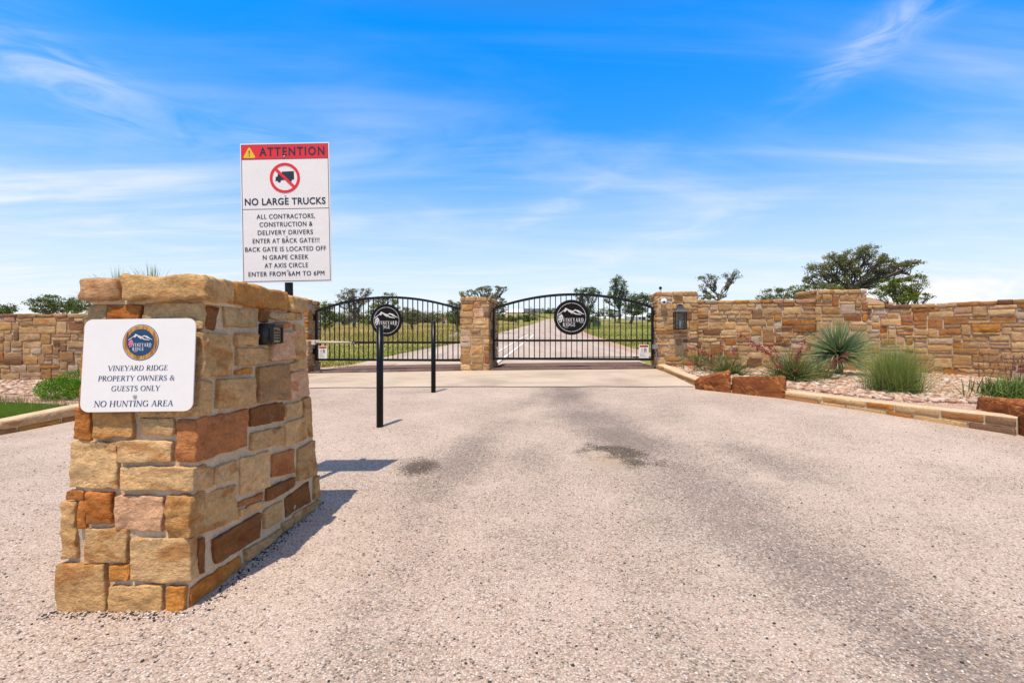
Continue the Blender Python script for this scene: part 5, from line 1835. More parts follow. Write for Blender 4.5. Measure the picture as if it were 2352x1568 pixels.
# spiky blue-green yucca: a ball of stiff blades, older ones pale and drooping
def spiky(label, heads, n, L, seed, trunk=None, width=0.016, blue=True, group=None):
    rng = random.Random(seed)
    U = rng.uniform
    base = trunk[0] if trunk else heads[0]
    t = thing('spiky_yucca', label, 'yucca', base, group)
    for hd in heads:
        def col():
            k = U(0.75, 1.3)
            if rng.random() < 0.25: return (0.13 * k, 0.16 * k, 0.06 * k, 0.58 * k, 0.50 * k, 0.22 * k)
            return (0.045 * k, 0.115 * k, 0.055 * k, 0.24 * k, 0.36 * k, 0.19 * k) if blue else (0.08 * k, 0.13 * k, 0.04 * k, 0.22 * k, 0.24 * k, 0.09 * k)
        els = []
        blades_obj('leaf_rosette', t, MAT['blade'], rng, n, lambda: (hd[0] + rng.gauss(0, 0.02), hd[1] + rng.gauss(0, 0.02), hd[2] + U(-0.06, 0.05)),
                   lambda: L * U(0.82, 1.06), lambda: math.asin(U(-0.55, 0.999)), lambda: width * U(0.75, 1.2), lambda: U(0.0, 0.10), col, None, 3)
        # bright new shoot in the middle
        blades_obj('new_shoot', t, MAT['blade'], rng, 14, lambda: (hd[0] + rng.gauss(0, 0.015), hd[1] + rng.gauss(0, 0.015), hd[2]), lambda: L * U(0.85, 1.08), lambda: R(U(80, 90)), lambda: width, lambda: 0,
                   lambda: (0.16, 0.26, 0.05, 0.40, 0.46, 0.10), None, 3)
    if trunk:
        m = MB()
        for hd in heads: m.tube([trunk[0], trunk[1], hd], [0.09, 0.085, 0.07], 10, (0.20, 0.15, 0.09))
        m.build('trunk', MAT['bark'], t, True)
    return t
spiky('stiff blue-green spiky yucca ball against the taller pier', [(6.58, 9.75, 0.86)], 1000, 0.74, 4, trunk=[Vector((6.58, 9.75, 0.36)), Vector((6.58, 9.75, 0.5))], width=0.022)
spiky('tall yucca hidden behind the pedestal, only its leaf tips showing over the cap stones', [(-6.52, 8.0, 1.72), (-6.02, 8.1, 1.80)], 260, 0.62, 5, trunk=[Vector((-6.25, 8.05, 0.15)), Vector((-6.25, 8.05, 0.9))], width=0.016, blue=False)

# feathery ornamental grass
rng = random.Random(12); U = rng.uniform
x, y = 5.42, 6.85; z = bedz_r(x, y)
t = thing('ornamental_grass', 'large feathery clump of fine green grass in the pebble bed', 'ornamental grass', (x, y, z))
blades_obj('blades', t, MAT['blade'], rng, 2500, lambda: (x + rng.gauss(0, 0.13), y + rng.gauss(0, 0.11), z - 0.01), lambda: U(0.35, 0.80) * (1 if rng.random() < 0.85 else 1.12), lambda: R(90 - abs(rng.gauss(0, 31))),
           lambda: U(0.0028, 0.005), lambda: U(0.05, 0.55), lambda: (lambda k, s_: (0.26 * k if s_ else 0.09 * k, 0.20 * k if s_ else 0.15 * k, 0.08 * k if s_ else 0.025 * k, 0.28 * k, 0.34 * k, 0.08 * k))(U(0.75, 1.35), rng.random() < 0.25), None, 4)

# salvia clump at the right edge
x, y = 6.62, 6.30; z = bedz_r(x, y)
t = thing('salvia_clump', 'dark green clump with thin reddish flower spikes behind the right edge boulder', 'flowering plant', (x, y, z))
rng = random.Random(14); U = rng.uniform
blades_obj('foliage', t, MAT['blade'], rng, 1500, lambda: (x + rng.gauss(0, 0.20), y + rng.gauss(0, 0.20), z + U(-0.01, 0.10)), lambda: U(0.10, 0.30), lambda: R(90 - abs(rng.gauss(0, 32))), lambda: U(0.009, 0.018), lambda: U(0.1, 0.7),
           lambda: (lambda k: (0.065 * k, 0.105 * k, 0.018 * k, 0.20 * k, 0.28 * k, 0.05 * k))(U(0.7, 1.3)), None, 3)
for i in range(26):
    a, rr = U(0, 6.28), U(0, 0.40)
    b = Vector((x + rr * math.cos(a), y + rr * math.sin(a), z + 0.22)); tipp = b + Vector((U(-.12, .12), U(-.12, .12), U(0.22, 0.48)))
    m = MB(); m.tube([b, tipp], [0.003, 0.0015], 4, (0.16, 0.12, 0.06))
    for k in range(9):
        f = U(0.35, 1.0); m.lathe([(0.001, 0), (0.006, 0.006), (0.004, 0.014)], b.lerp(tipp, f), 5, (0.20, 0.05, 0.07) if U(0, 1) < .7 else (0.40, 0.06, 0.12), axis=(U(-1, 1), U(-1, 1), 0.6))
    m.build('flower_spike', MAT['petal'], t)

# clipped bush left of the pedestal
x, y = -6.80, 7.55; z = bl(x, y)
t = thing('low_bush', 'low bright green clipped bush in the left gravel bed', 'bush', (x, y, z))
rng = random.Random(16); U = rng.uniform
V, Fc, Cc = [], [], []
lob = [(-0.30, 0.0, 0.14, 0.26, 0.17), (0.0, 0.05, 0.20, 0.32, 0.22), (0.34, 0.05, 0.18, 0.30, 0.20), (0.62, 0.1, 0.15, 0.26, 0.18), (-0.05, -0.16, 0.13, 0.28, 0.16), (0.30, -0.12, 0.14, 0.28, 0.17)]
for i in range(15000):
    cx_, cy_, cz_, rx, rz = rng.choice(lob)
    d = Vector((rng.gauss(0, 1), rng.gauss(0, 1), rng.gauss(0, 1))).normalized()
    k = U(0.75, 1.05) * (1 + 0.14 * noise.noise(d * 3 + Vector((cx_ * 5, 0, 0))))
    p = Vector((x + cx_ + d.x * rx * k, y + cy_ + d.y * rx * k, z + max(0.005, cz_ + d.z * rz * k)))
    dd = (d * 0.6 + Vector((rng.gauss(0, .6), rng.gauss(0, .6), 0.5))).normalized() * U(0.018, 0.034)
    sdv = dd.cross(Vector((rng.gauss(0, 1), rng.gauss(0, 1), 1))).normalized() * 0.007
    k0 = len(V); V += [p, p + dd * 0.5 + sdv, p + dd, p + dd * 0.5 - sdv]; c = U(0.6, 1.35)
    Cc += [(0.14 * c, 0.28 * c, 0.016 * c, 1)] * 4; Fc.append((k0, k0 + 1, k0 + 2, k0 + 3))
np_mesh('foliage', np.array([tuple(v) for v in V]), np.array(Fc), np.array(Cc), MAT['leaf'], t)
m = MB()
for i in range(14): m.tube([(x + U(-.1, .4), y, z - 0.02), (x + U(-.4, .7), y + U(-.2, .2), z + U(0.15, 0.25))], [0.01, 0.004], 5, (0.12, 0.08, 0.05))
m.build('stems', MAT['bark'], t)

# ---- boulders
def boulder(label, pts, h0, h1, seed, group=None, mat='boulder', step=0.05, amp=0.012, dz=0.0, name='boulder', cat='boulder', cut=0.16):
    """pts: plan corners (four, drive side first), h0/h1 top heights at the two ends; a block with broken corners and flat fractured faces"""
    rng = random.Random(seed)
    c = sum((Vector((x, y, 0)) for x, y in pts), Vector()) / 4
    z = min(gz(x, y) for x, y in pts) - 0.06 + dz
    t = thing(name, label, cat, (c.x, c.y, z), group)
    P = [Vector((x, y, 0)) for x, y in pts]
    H = [h0, h1, h1, h0]
    cloud = []
    for k in range(4):
        a, b = P[k], P[(k + 1) % 4]
        for f in (0.0, 0.0, 0.33, 0.66):
            p = a.lerp(b, f)
            hh = H[k] * (1 - f) + H[(k + 1) % 4] * f
            q = p.lerp(c, rng.uniform(0.0, cut * 0.6))
            cloud.append(Vector((q.x, q.y, z)))
            q = p.lerp(c, rng.uniform(0.0, cut * 0.5))
            cloud.append(Vector((q.x, q.y, z + hh * rng.uniform(0.35, 0.75))))
            q = p.lerp(c, rng.uniform(0.02, cut * 1.4))
            cloud.append(Vector((q.x, q.y, z + hh * rng.uniform(0.90, 1.0))))
    bm = bmesh.new()
    for p in cloud:
        bm.verts.new(p + Vector((rng.uniform(-1, 1), rng.uniform(-1, 1), 0)) * 0.012)
    r = bmesh.ops.convex_hull(bm, input=bm.verts[:])
    bmesh.ops.delete(bm, geom=[v for v in bm.verts if not v.link_faces], context='VERTS')
    bmesh.ops.dissolve_limit(bm, angle_limit=R(14), verts=bm.verts[:], edges=bm.edges[:])
    bmesh.ops.bevel(bm, geom=bm.edges[:], offset=0.010, segments=2, affect='EDGES')
    bmesh.ops.triangulate(bm, faces=bm.faces[:])
    for _ in range(4):
        es = [e for e in bm.edges if e.calc_length() > step]
        if es: bmesh.ops.subdivide_edges(bm, edges=es, cuts=1, use_grid_fill=False)
        bmesh.ops.triangulate(bm, faces=bm.faces[:])
    bm.normal_update()
    so = Vector((seed, seed * 0.7, 0))
    for v in bm.verts:
        q = v.co + so
        rd = noise.ridged_multi_fractal(q * 4.0, 0.9, 2.1, 4, 1.0, 2.0)
        v.co += v.normal * amp * ((rd - 1.1) * 0.8 + noise.fractal(q * 16, 1.0, 2.0, 3) * 0.7)
    bm.verts.index_update()
    m = MB()
    m.add([v.co.copy() for v in bm.verts], [[v.index for v in f.verts] for f in bm.faces])
    bm.free()
    m.build('rock', MAT[mat], t, True)
    return t
g3 = 'rust red boulders edging the right bed'
boulder('rough rust red boulder where the short kerb meets the pebble bed', [(2.97, 7.86), (3.35, 7.42), (3.54, 7.80), (3.20, 8.16)], 0.27, 0.40, 21.3, g3, step=0.03, amp=0.020, cut=0.22)
boulder('long flat-faced rust red slab before the largest red yucca', [(3.36, 7.41), (3.87, 6.85), (4.02, 7.06), (3.60, 7.66)], 0.33, 0.38, 44.1, g3, step=0.03, amp=0.012, cut=0.06)
boulder('big rust red boulder cut by the right edge of the photo', [(5.06, 4.74), (5.45, 4.28), (6.2, 4.85), (5.22, 5.46)], 0.45, 0.47, 63.7, g3, step=0.03, amp=0.020, cut=0.14)
px_, py_ = ground_pt(1034, 792)
boulder('pale boulder on the grass beyond the left gate', [(-3.95, 29.8), (-3.35, 29.6), (-3.3, 30.3), (-3.9, 30.4)], 0.30, 0.46, 12.9, None, 'palerock', 0.08, 0.03)

# ---- river pebbles over the beds
def pebbles(name, label_pts, n, zf, seed, size=(0.018, 0.040)):
    rs = np.random.RandomState(seed)
    bm = bmesh.new(); bmesh.ops.create_icosphere(bm, subdivisions=1, radius=1.0)
    tv = np.array([v.co[:] for v in bm.verts]); tf = np.array([[v.index for v in f.verts] for f in bm.faces]); bm.free()
    XY = []
    poly = label_pts
    xs_, ys_ = [p[0] for p in poly], [p[1] for p in poly]
    def inside(x, y):
        c = False; j = len(poly) - 1
        for i in range(len(poly)):
            if (poly[i][1] > y) != (poly[j][1] > y) and x < (poly[j][0] - poly[i][0]) * (y - poly[i][1]) / (poly[j][1] - poly[i][1]) + poly[i][0]: c = not c
            j = i
        return c
    while len(XY) < n:
        x, y = rs.uniform(min(xs_), max(xs_)), rs.uniform(min(ys_), max(ys_))
        if inside(x, y): XY.append((x, y))
    XY = np.array(XY)
    sc = rs.uniform(size[0], size[1], n) * rs.choice([0.8, 1.0, 1.0, 1.3], n)
    V = np.repeat(tv[None], n, 0) * (1 + 0.22 * rs.randn(n, len(tv), 1).clip(-1, 1) * 0.6)
    V[:, :, 2] *= rs.uniform(0.4, 0.65, (n, 1)); V[:, :, 0] *= rs.uniform(0.9, 1.5, (n, 1))
    an = rs.uniform(0, 6.28, n); ca, sa = np.cos(an)[:, None], np.sin(an)[:, None]
    tl = rs.uniform(-0.5, 0.5, n); ct, stl = np.cos(tl)[:, None], np.sin(tl)[:, None]
    y2, z2 = V[:, :, 1] * ct - V[:, :, 2] * stl, V[:, :, 1] * stl + V[:, :, 2] * ct
    V[:, :, 1], V[:, :, 2] = y2, z2
    x2, y2 = V[:, :, 0] * ca - V[:, :, 1] * sa, V[:, :, 0] * sa + V[:, :, 1] * ca
    V[:, :, 0], V[:, :, 1] = x2, y2
    V *= sc[:, None, None]
    zz2 = np.array([zf(a, b) for a, b in XY])
    V[:, :, 0] += XY[:, :1]; V[:, :, 1] += XY[:, 1:]; V[:, :, 2] += (zz2 + sc * rs.uniform(0.05, 0.65, n))[:, None]
    Fc = (tf[None] + (np.arange(n) * len(tv))[:, None, None]).reshape(-1, 3)
    pal = np.array([0.88, 0.80, 0.74]) * np.array([(0.62, 0.49, 0.39), (0.55, 0.40, 0.28), (0.68, 0.57, 0.47), (0.46, 0.28, 0.18), (0.58, 0.37, 0.26), (0.40, 0.31, 0.25), (0.70, 0.61, 0.53), (0.50, 0.25, 0.13)])
    ci = rs.choice(len(pal), n, p=[.2, .16, .18, .08, .14, .08, .12, .04])
    cc = pal[ci] * rs.uniform(0.8, 1.15, (n, 1))
    cols = np.concatenate([np.repeat(cc, len(tv), 0), np.ones((n * len(tv), 1))], 1)
    o = np_mesh(name, V.reshape(-1, 3), Fc, cols, MAT['pebble'], None, True)
    o['kind'] = 'stuff'
    return o
pebbles('river_pebbles', [(3.40, 8.2), (3.9, 7.6), (4.25, 7.0), (4.5, 6.4), (4.85, 5.95), (5.7, 5.9), (7.0, 6.1), (10.3, 6.4), (10.3, 8.0), (9.9, 9.1), (9.35, 10.2), (8.4, 10.85), (4.2, 11.0), (3.45, 10.8)], 17000, bedz_r, 1, (0.018, 0.043))
pebbles('river_pebbles', [(-5.8, 6.9), (-5.5, 8.5), (-5.3, 11.4), (-8, 11.3), (-11.5, 10.9), (-13.0, 10.4), (-9.5, 8.7), (-7.5, 7.75)], 8000, bl, 2, (0.022, 0.042))
def chips():
    rs = np.random.RandomState(5)
    phi = (1 + 5 ** 0.5) / 2
    tv = np.array([(-1, phi, 0), (1, phi, 0), (-1, -phi, 0), (1, -phi, 0), (0, -1, phi), (0, 1, phi), (0, -1, -phi), (0, 1, -phi), (phi, 0, -1), (phi, 0, 1), (-phi, 0, -1), (-phi, 0, 1)]) / (1 + phi ** 2) ** 0.5
    tf = np.array([(0, 11, 5), (0, 5, 1), (0, 1, 7), (0, 7, 10), (0, 10, 11), (1, 5, 9), (5, 11, 4), (11, 10, 2), (10, 7, 6), (7, 1, 8), (3, 9, 4), (3, 4, 2), (3, 2, 6), (3, 6, 8), (3, 8, 9), (4, 9, 5), (2, 4, 11), (6, 2, 10), (8, 6, 7), (9, 8, 1)])
    Yc = 1.35 * (5.5 / 1.35) ** rs.rand(8000)
    Xc = Yc * rs.uniform(-1.08, 1.08, 8000)
    # a drift of chips and tar along the foot of the pedestal
    k = 620
    side = rs.rand(k)
    e = np.abs(rs.randn(k)) * 0.03
    fx = np.where(side < 0.35, rs.uniform(-1.93, -1.35, k), -1.345 + 0.05 * (side - 0.35) / 0.65 + e)
    fy = np.where(side < 0.35, 2.01 - e, rs.uniform(2.0, 3.28, k))
    X = np.concatenate([Xc, fx]); Y = np.concatenate([Yc, fy])
    ok = ~((X > -1.90) & (X < -1.335) & (Y > 2.03) & (Y < 3.25)) & (X < np.interp(Y, [1.3, 4.4, 5.5], [6, 4.8, 4.3]))
    X, Y = X[ok], Y[ok]; n = len(X)
    r = rs.uniform(0.0028, 0.0062, n)
    V = tv[None] * (1 + 0.25 * rs.uniform(-1, 1, (n, 12, 1)))
    V[:, :, 2] *= rs.uniform(0.5, 0.85, (n, 1))
    a = rs.uniform(0, 6.28, n); ca, sa = np.cos(a)[:, None], np.sin(a)[:, None]
    V[:, :, 0], V[:, :, 1] = V[:, :, 0] * ca * 1.2 - V[:, :, 1] * sa, V[:, :, 0] * sa * 1.2 + V[:, :, 1] * ca
    V *= r[:, None, None]
    V[:, :, 0] += X[:, None]; V[:, :, 1] += Y[:, None]; V[:, :, 2] += (g(X, Y) + r * 0.35)[:, None]
    pal = np.array([(0.74, 0.60, 0.50), (0.66, 0.49, 0.39), (0.80, 0.69, 0.60), (0.46, 0.31, 0.22), (0.30, 0.25, 0.23), (0.62, 0.46, 0.36), (0.07, 0.065, 0.065)])
    ci = rs.choice(len(pal), n, p=[.26, .2, .2, .1, .08, .1, .06])
    tail = np.arange(n) >= n - 560
    ci = np.where(tail & (rs.rand(n) < 0.55), 6, ci)
    cc = pal[ci] * rs.uniform(0.62, 0.92, (n, 1))
    cols = np.concatenate([np.repeat(cc, 12, 0), np.ones((n * 12, 1))], 1)
    o = np_mesh('loose_chippings', V.reshape(-1, 3), (tf[None] + (np.arange(n) * 12)[:, None, None]).reshape(-1, 3), cols, MAT['pebble'], None, True)
    o['kind'] = 'stuff'
chips()
# dry grass strip between turf and pebbles
rng = random.Random(19); U = rng.uniform
V, Fc, Cc = blade_mesh(rng, 2600, lambda: (lambda a: (-5.95 - a * 6.0, 6.70 + a * 1.95 + rng.gauss(0, 0.16), 0.18))(rng.random()), lambda: U(0.05, 0.16), lambda: R(U(40, 90)), lambda: U(0.004, 0.008), lambda: U(0, 0.6),
                       lambda: (lambda k: (0.30 * k, 0.24 * k, 0.10 * k, 0.38 * k, 0.32 * k, 0.14 * k))(U(0.6, 1.2)), None, 2)
o = np_mesh('dry_grass', np.array([tuple(v) for v in V]), np.array(Fc), np.array(Cc), MAT['grass']); o['kind'] = 'stuff'
rng = random.Random(20)
V, Fc, Cc = blade_mesh(rng, 9000, lambda: (lambda yy: (float(np.interp(yy, [1.5, 2.3, 3.3, 4.6, 5.5, 6.4], [-11.4, -9.4, -7.8, -6.6, -6.05, -6.15 - max(0, yy - 6.4) * 2.3])) - rng.uniform(0, 2.6), yy + 0.0, 0.17))(rng.uniform(4.4, 7.0)), lambda: U(0.025, 0.045), lambda: R(U(50, 90)), lambda: U(0.004, 0.007), lambda: 0,
                       lambda: (lambda k: (0.05 * k, 0.09 * k, 0.010 * k, 0.085 * k, 0.14 * k, 0.020 * k))(U(0.7, 1.2)), None, 1)
o = np_mesh('turf_blades', np.array([tuple(v) for v in V]), np.array(Fc), np.array(Cc), MAT['grass']); o['kind'] = 'stuff'
# ------------------------------------------------------------------ trees
GREENS = {'oak': ((0.125, 0.145, 0.048), (0.28, 0.28, 0.115)), 'bright': ((0.085, 0.135, 0.020), (0.21, 0.25, 0.035)), 'dark': ((0.055, 0.095, 0.022), (0.14, 0.19, 0.045)),
          'willow': ((0.145, 0.165, 0.050), (0.26, 0.26, 0.095)), 'grey': ((0.11, 0.115, 0.062), (0.24, 0.225, 0.145))}


def tree(label, Y, base, blobs, seed, tone='oak', leaf=0.10, n=3000, trunk=0.13, bare=0, group='trees beyond the walls and gates', depth=1.0, clump=0.30, name='oak_tree', twig=1.0, cat='tree', zbase=None, lean=None):
    """blobs: (px, py, rx, ry) crown masses measured on the photo, set at distance Y; base: pixel of the trunk foot"""
    rng = random.Random(seed)
    k = Y / F
    bx = (base[0] - 1176) * k
    bz = gz(bx, Y) if zbase is None else zbase
    t = thing(name, label, cat, (bx, Y, bz), group)
    foot = Vector((bx, Y, bz - 0.15))
    B = []
    for (px, py, rx, ry) in blobs:
        c = at(px, py, Y)
        c.y += rng.uniform(-0.5, 0.5) * rx * k * depth
        B.append((c, rx * k, ry * k))
    lowz = min(b[0].z - b[2] for b in B)
    hub = foot.lerp(sum((b[0] for b in B), Vector()) / len(B), 0.45)
    if lean: hub = at(lean[0], lean[1], Y)
    wood = MB()
    bark = (0.13, 0.105, 0.08)
    def limb(a, b, r0, r1, n_=6, wob=0.12, col=None):
        d = b - a
        L = d.length
        pts, rad = [], []
        for i in range(n_ + 1):
            f = i / n_
            p = a.lerp(b, f)
            if 0 < i < n_:
                p += Vector((rng.gauss(0, 1), rng.gauss(0, 1), rng.gauss(0, 0.6))) * wob * L * 0.35
            pts.append(p); rad.append(r0 + (r1 - r0) * f)
        wood.tube(pts, rad, 6, col or bark, caps=False)
        return pts
    limb(foot, hub, trunk * 1.25, trunk * 0.8, 5, 0.10)
    V, Cc = [], []
    lo, hi = GREENS[tone]
    vol = [b[1] * b[1] * b[2] for b in B]
    tot = sum(vol)
    for (c, rx, rz), vv in zip(B, vol):
        inner = c + Vector((0, 0, -rz * 0.45))
        lp = limb(hub, inner, trunk * (0.62 if len(B) < 5 else 0.36), trunk * 0.13, 7, 0.15)
        nl = int(n * vv / tot)
        nc = max(3, int(7 + 9 * (rx * rz) ** 0.5 / (clump + 0.1)))
        per = max(4, nl // nc)
        for q in range(nc):
            while True:
                d = Vector((rng.uniform(-1, 1), rng.uniform(-1, 1), rng.uniform(-1, 1)))
                if 0.25 < d.length < 1.0: break
            d *= (0.35 + 0.65 * rng.random() ** 0.5) / max(d.length, 0.4)
            cc = c + Vector((d.x * rx, d.y * rx * depth, d.z * rz))
            if q % 2 == 0 or bare:
                limb(lp[rng.randint(3, 6)], cc, trunk * 0.17 * twig, trunk * 0.045 * twig, 4, 0.2)
            rc = clump * rng.uniform(0.6, 1.25) * min(rx, rz * 1.4)
            tonek = rng.uniform(0.70, 1.30)
            yel = rng.random() < 0.12
            for j in range(per):
                g3_ = Vector((rng.gauss(0, 1), rng.gauss(0, 1), rng.gauss(0, 0.62))) * rc * 0.55
                p = cc + g3_
                L = leaf * rng.uniform(0.55, 1.2)
                a = Vector((rng.gauss(0, 1), rng.gauss(0, 1), rng.gauss(0, 0.7))).normalized()
                b = a.cross(Vector((rng.gauss(0, 1), rng.gauss(0, 1), rng.gauss(0, 1)))).normalized()
                V += [p - a * L * 0.5, p + b * L * 0.30, p + a * L * 0.5, p - b * L * 0.30]
                f = rng.random()
                col = [(lo[i] + (hi[i] - lo[i]) * f) * tonek for i in range(3)]
                if yel: col = [col[0] * 1.35, col[1] * 1.15, col[2] * 0.8]
                Cc += [(*col, 1)] * 4
    for i in range(bare):
        c, rx, rz = rng.choice(B)
        a = rng.uniform(0, 6.28)
        e = c + Vector((math.cos(a) * rx * 1.1, rng.uniform(-.5, .5) * rx, abs(math.sin(a)) * rz * 1.25))
        limb(c, e, trunk * 0.12, trunk * 0.02, 6, 0.30, (0.20, 0.18, 0.16))
    wood.build('trunk', MAT['bark'], t, True)
    nq = len(V) // 4
    np_mesh('crown', np.array([tuple(v) for v in V]), np.arange(nq * 4).reshape(nq, 4), np.array(Cc), MAT['leaf'], t)
    return t


# the big live oak over the right wall: spreading limbs, broken crown
tree('large spreading live oak with a broken dark crown over the right wall', 27, (1955, 745),
     [(1880, 620, 26, 16), (1905, 603, 30, 18), (1925, 590, 22, 14), (1945, 610, 26, 16), (1962, 588, 26, 20), (1988, 578, 26, 15), (2005, 600, 26, 15), (2030, 592, 22, 10), (2050, 606, 26, 12), (2082, 606, 26, 9), (2105, 602, 14, 7), (1862, 642, 22, 10), (1898, 634, 26, 12), (1930, 640, 24, 12), (1965, 622, 24, 14), (1985, 640, 20, 9), (2020, 622, 20, 9), (1945, 656, 26, 10), (2048, 622, 20, 9), (2075, 620, 18, 7), (2000, 655, 20, 9), (2025, 640, 18, 8), (1880, 655, 18, 8)],
     3, 'oak', 0.078, 21000, 0.20, 14, clump=0.40, twig=1.0, lean=(1950, 668))
tree('low bright green tree standing under the right side of the spreading oak', 24, (2080, 750),
     [(2040, 650, 20, 12), (2022, 672, 18, 12), (2055, 658, 26, 18), (2085, 650, 26, 16), (2105, 640, 22, 12), (2090, 672, 30, 14), (2062, 682, 32, 12), (2110, 682, 24, 8), (2134, 682, 14, 10), (2118, 655, 12, 10)], 5, 'bright', 0.09, 6500, 0.10, 4, clump=0.42)
tree('pale yellowish green tree showing over the wall left of the taller pier', 22, (1840, 760),
     [(1860, 668, 30, 14), (1830, 672, 26, 14), (1795, 675, 28, 13), (1762, 678, 24, 12), (1890, 665, 26, 12), (1925, 664, 22, 9), (1745, 684, 12, 8)], 6, 'willow', 0.075, 5500, 0.08, 6, clump=0.40, name='shrubby_tree')
tree('thin open-crowned oak rising just right of the lantern pillar', 25, (1655, 755),
     [(1622, 640, 22, 9), (1634, 655, 14, 7), (1612, 660, 12, 7), (1640, 640, 10, 8), (1682, 632, 20, 10), (1672, 648, 12, 8), (1690, 625, 10, 6), (1630, 676, 24, 9), (1612, 682, 16, 8), (1665, 678, 8, 4)],
     7, 'oak', 0.075, 2100, 0.085, 12, clump=0.42, lean=(1650, 690), twig=1.6)
# trees seen through and over the right gate
tree('leaning oak right of the round emblem, trunk reaching the verge', 52, (1352, 754), [(1330, 672, 18, 10), (1352, 668, 18, 9), (1370, 672, 14, 9), (1340, 685, 16, 8), (1352, 712, 16, 12), (1360, 735, 16, 12), (1375, 722, 10, 7), (1330, 695, 10, 8)], 11, 'dark', 0.15, 4600, 0.19, 4, clump=0.42)
tree('tall narrow oak with bare trunk behind the right gate', 84, (1423, 744), [(1418, 646, 14, 12), (1414, 662, 13, 10), (1422, 680, 14, 13), (1432, 660, 9, 8), (1438, 672, 7, 6), (1418, 696, 12, 8), (1405, 676, 12, 8), (1396, 690, 10, 6), (1425, 700, 9, 6), (1433, 648, 7, 5)], 12, 'dark', 0.22, 4600, 0.24, 2, clump=0.42)
tree('wide dark oak pair beside the lantern pillar beyond the gate', 82, (1447, 743), [(1462, 684, 22, 11), (1484, 682, 18, 9), (1445, 695, 16, 12), (1470, 702, 20, 12), (1455, 716, 18, 12), (1492, 696, 12, 8), (1440, 712, 12, 12), (1475, 715, 12, 8)], 13, 'dark', 0.22, 6000, 0.24, 2, clump=0.42)
tree('small pale sparse oak on the rise right of the emblem', 130, (1391, 731), [(1380, 716, 12, 8), (1396, 714, 10, 7), (1408, 716, 8, 6), (1372, 720, 8, 6)], 14, 'grey', 0.30, 700, 0.2, 2, clump=0.5)
tree('dark round tree close against the lantern pillar edge', 100, (1494, 742), [(1494, 728, 8, 12)], 15, 'dark', 0.28, 700, 0.15, 0, clump=0.5)
tree('small dark conical shrub on the skyline right of the tall oak', 140, (1406, 731), [(1406, 726, 6, 5)], 16, 'dark', 0.3, 320, 0.1, 0, clump=0.5, name='conical_shrub', cat='shrub')
tree('low dark green tree between the tall oak and the wide oak', 95, (1417, 741), [(1407, 718, 10, 8), (1418, 720, 10, 8), (1400, 724, 6, 5)], 17, 'dark', 0.26, 800, 0.12, 0, clump=0.5)
# trees seen through and over the left gate
tree('leafy green oak touching the left gate pillar', 44, (745, 762), [(752, 703, 14, 11), (745, 718, 14, 12), (760, 725, 12, 12), (742, 738, 12, 10), (756, 745, 14, 8)], 21, 'bright', 0.13, 4600, 0.13, 3, clump=0.46)
tree('lichen grey sprawling oak above the left gate arch', 56, (816, 754), [(785, 678, 14, 8), (800, 670, 13, 8), (815, 672, 14, 10), (833, 672, 14, 9), (848, 668, 9, 8), (796, 690, 16, 8), (815, 690, 18, 10), (838, 690, 14, 9), (775, 695, 10, 7), (812, 712, 18, 12), (830, 725, 14, 12), (802, 735, 12, 10)], 22, 'grey', 0.13, 6500, 0.17, 16, clump=0.36)
tree('rounded green oak behind the left emblem plate', 50, (868, 757), [(872, 690, 14, 10), (890, 682, 15, 10), (905, 690, 11, 10), (860, 708, 14, 12), (850, 722, 12, 12), (905, 716, 16, 14), (875, 725, 18, 14), (868, 740, 14, 10), (845, 738, 14, 10), (900, 735, 14, 10)], 23, 'bright', 0.14, 6500, 0.17, 3, clump=0.46)
tree('small round dark tree in the dry field left of the sprawling oak', 70, (786, 752), [(786, 734, 9, 10), (792, 742, 7, 7)], 24, 'dark', 0.2, 900, 0.12, 0, clump=0.5)
tree('thin half bare oak just right of the left emblem', 48, (947, 758), [(932, 716, 14, 9), (948, 718, 12, 9), (960, 722, 10, 9), (938, 735, 12, 10), (955, 738, 10, 9), (922, 730, 8, 9)], 25, 'oak', 0.13, 2600, 0.13, 16, clump=0.40)
tree('gnarled half dead oak left of the middle pillar', 40, (1052, 768), [(1034, 696, 9, 7), (1050, 700, 10, 8), (1045, 712, 11, 9), (1060, 706, 9, 8)], 26, 'grey', 0.11, 1600, 0.12, 26, clump=0.36)
tree('bright green bush tree tucked against the middle pillar', 42, (1050, 768), [(1044, 735, 12, 10), (1054, 740, 10, 9), (1050, 724, 10, 7)], 27, 'bright', 0.13, 3000, 0.10, 0, clump=0.5)
tree('open twiggy oak spreading above the middle pillar', 38, (1108, 790), [(1068, 676, 14, 8), (1086, 670, 12, 7), (1104, 666, 13, 8), (1122, 664, 13, 8), (1142, 662, 12, 7), (1158, 664, 9, 6), (1128, 682, 16, 9), (1150, 690, 14, 7), (1145, 704, 16, 8), (1112, 690, 14, 9), (1158, 710, 10, 6)], 28, 'oak', 0.10, 4600, 0.16, 20, clump=0.36, twig=1.3)
# trees over the left wall
tree('broad two-toned oak over the wall just left of the pedestal', 34, (140, 775), [(105, 700, 26, 14), (130, 694, 26, 14), (150, 702, 26, 13), (180, 708, 26, 14), (118, 712, 28, 10), (195, 700, 16, 12), (165, 692, 18, 10)], 31, 'dark', 0.12, 5200, 0.17, 2, clump=0.45)
tree('dark tree cut by the left edge of the photo over the wall', 40, (18, 775), [(8, 708, 18, 9), (26, 706, 14, 10), (14, 716, 26, 8)], 32, 'dark', 0.13, 1900, 0.14, 1, clump=0.45)

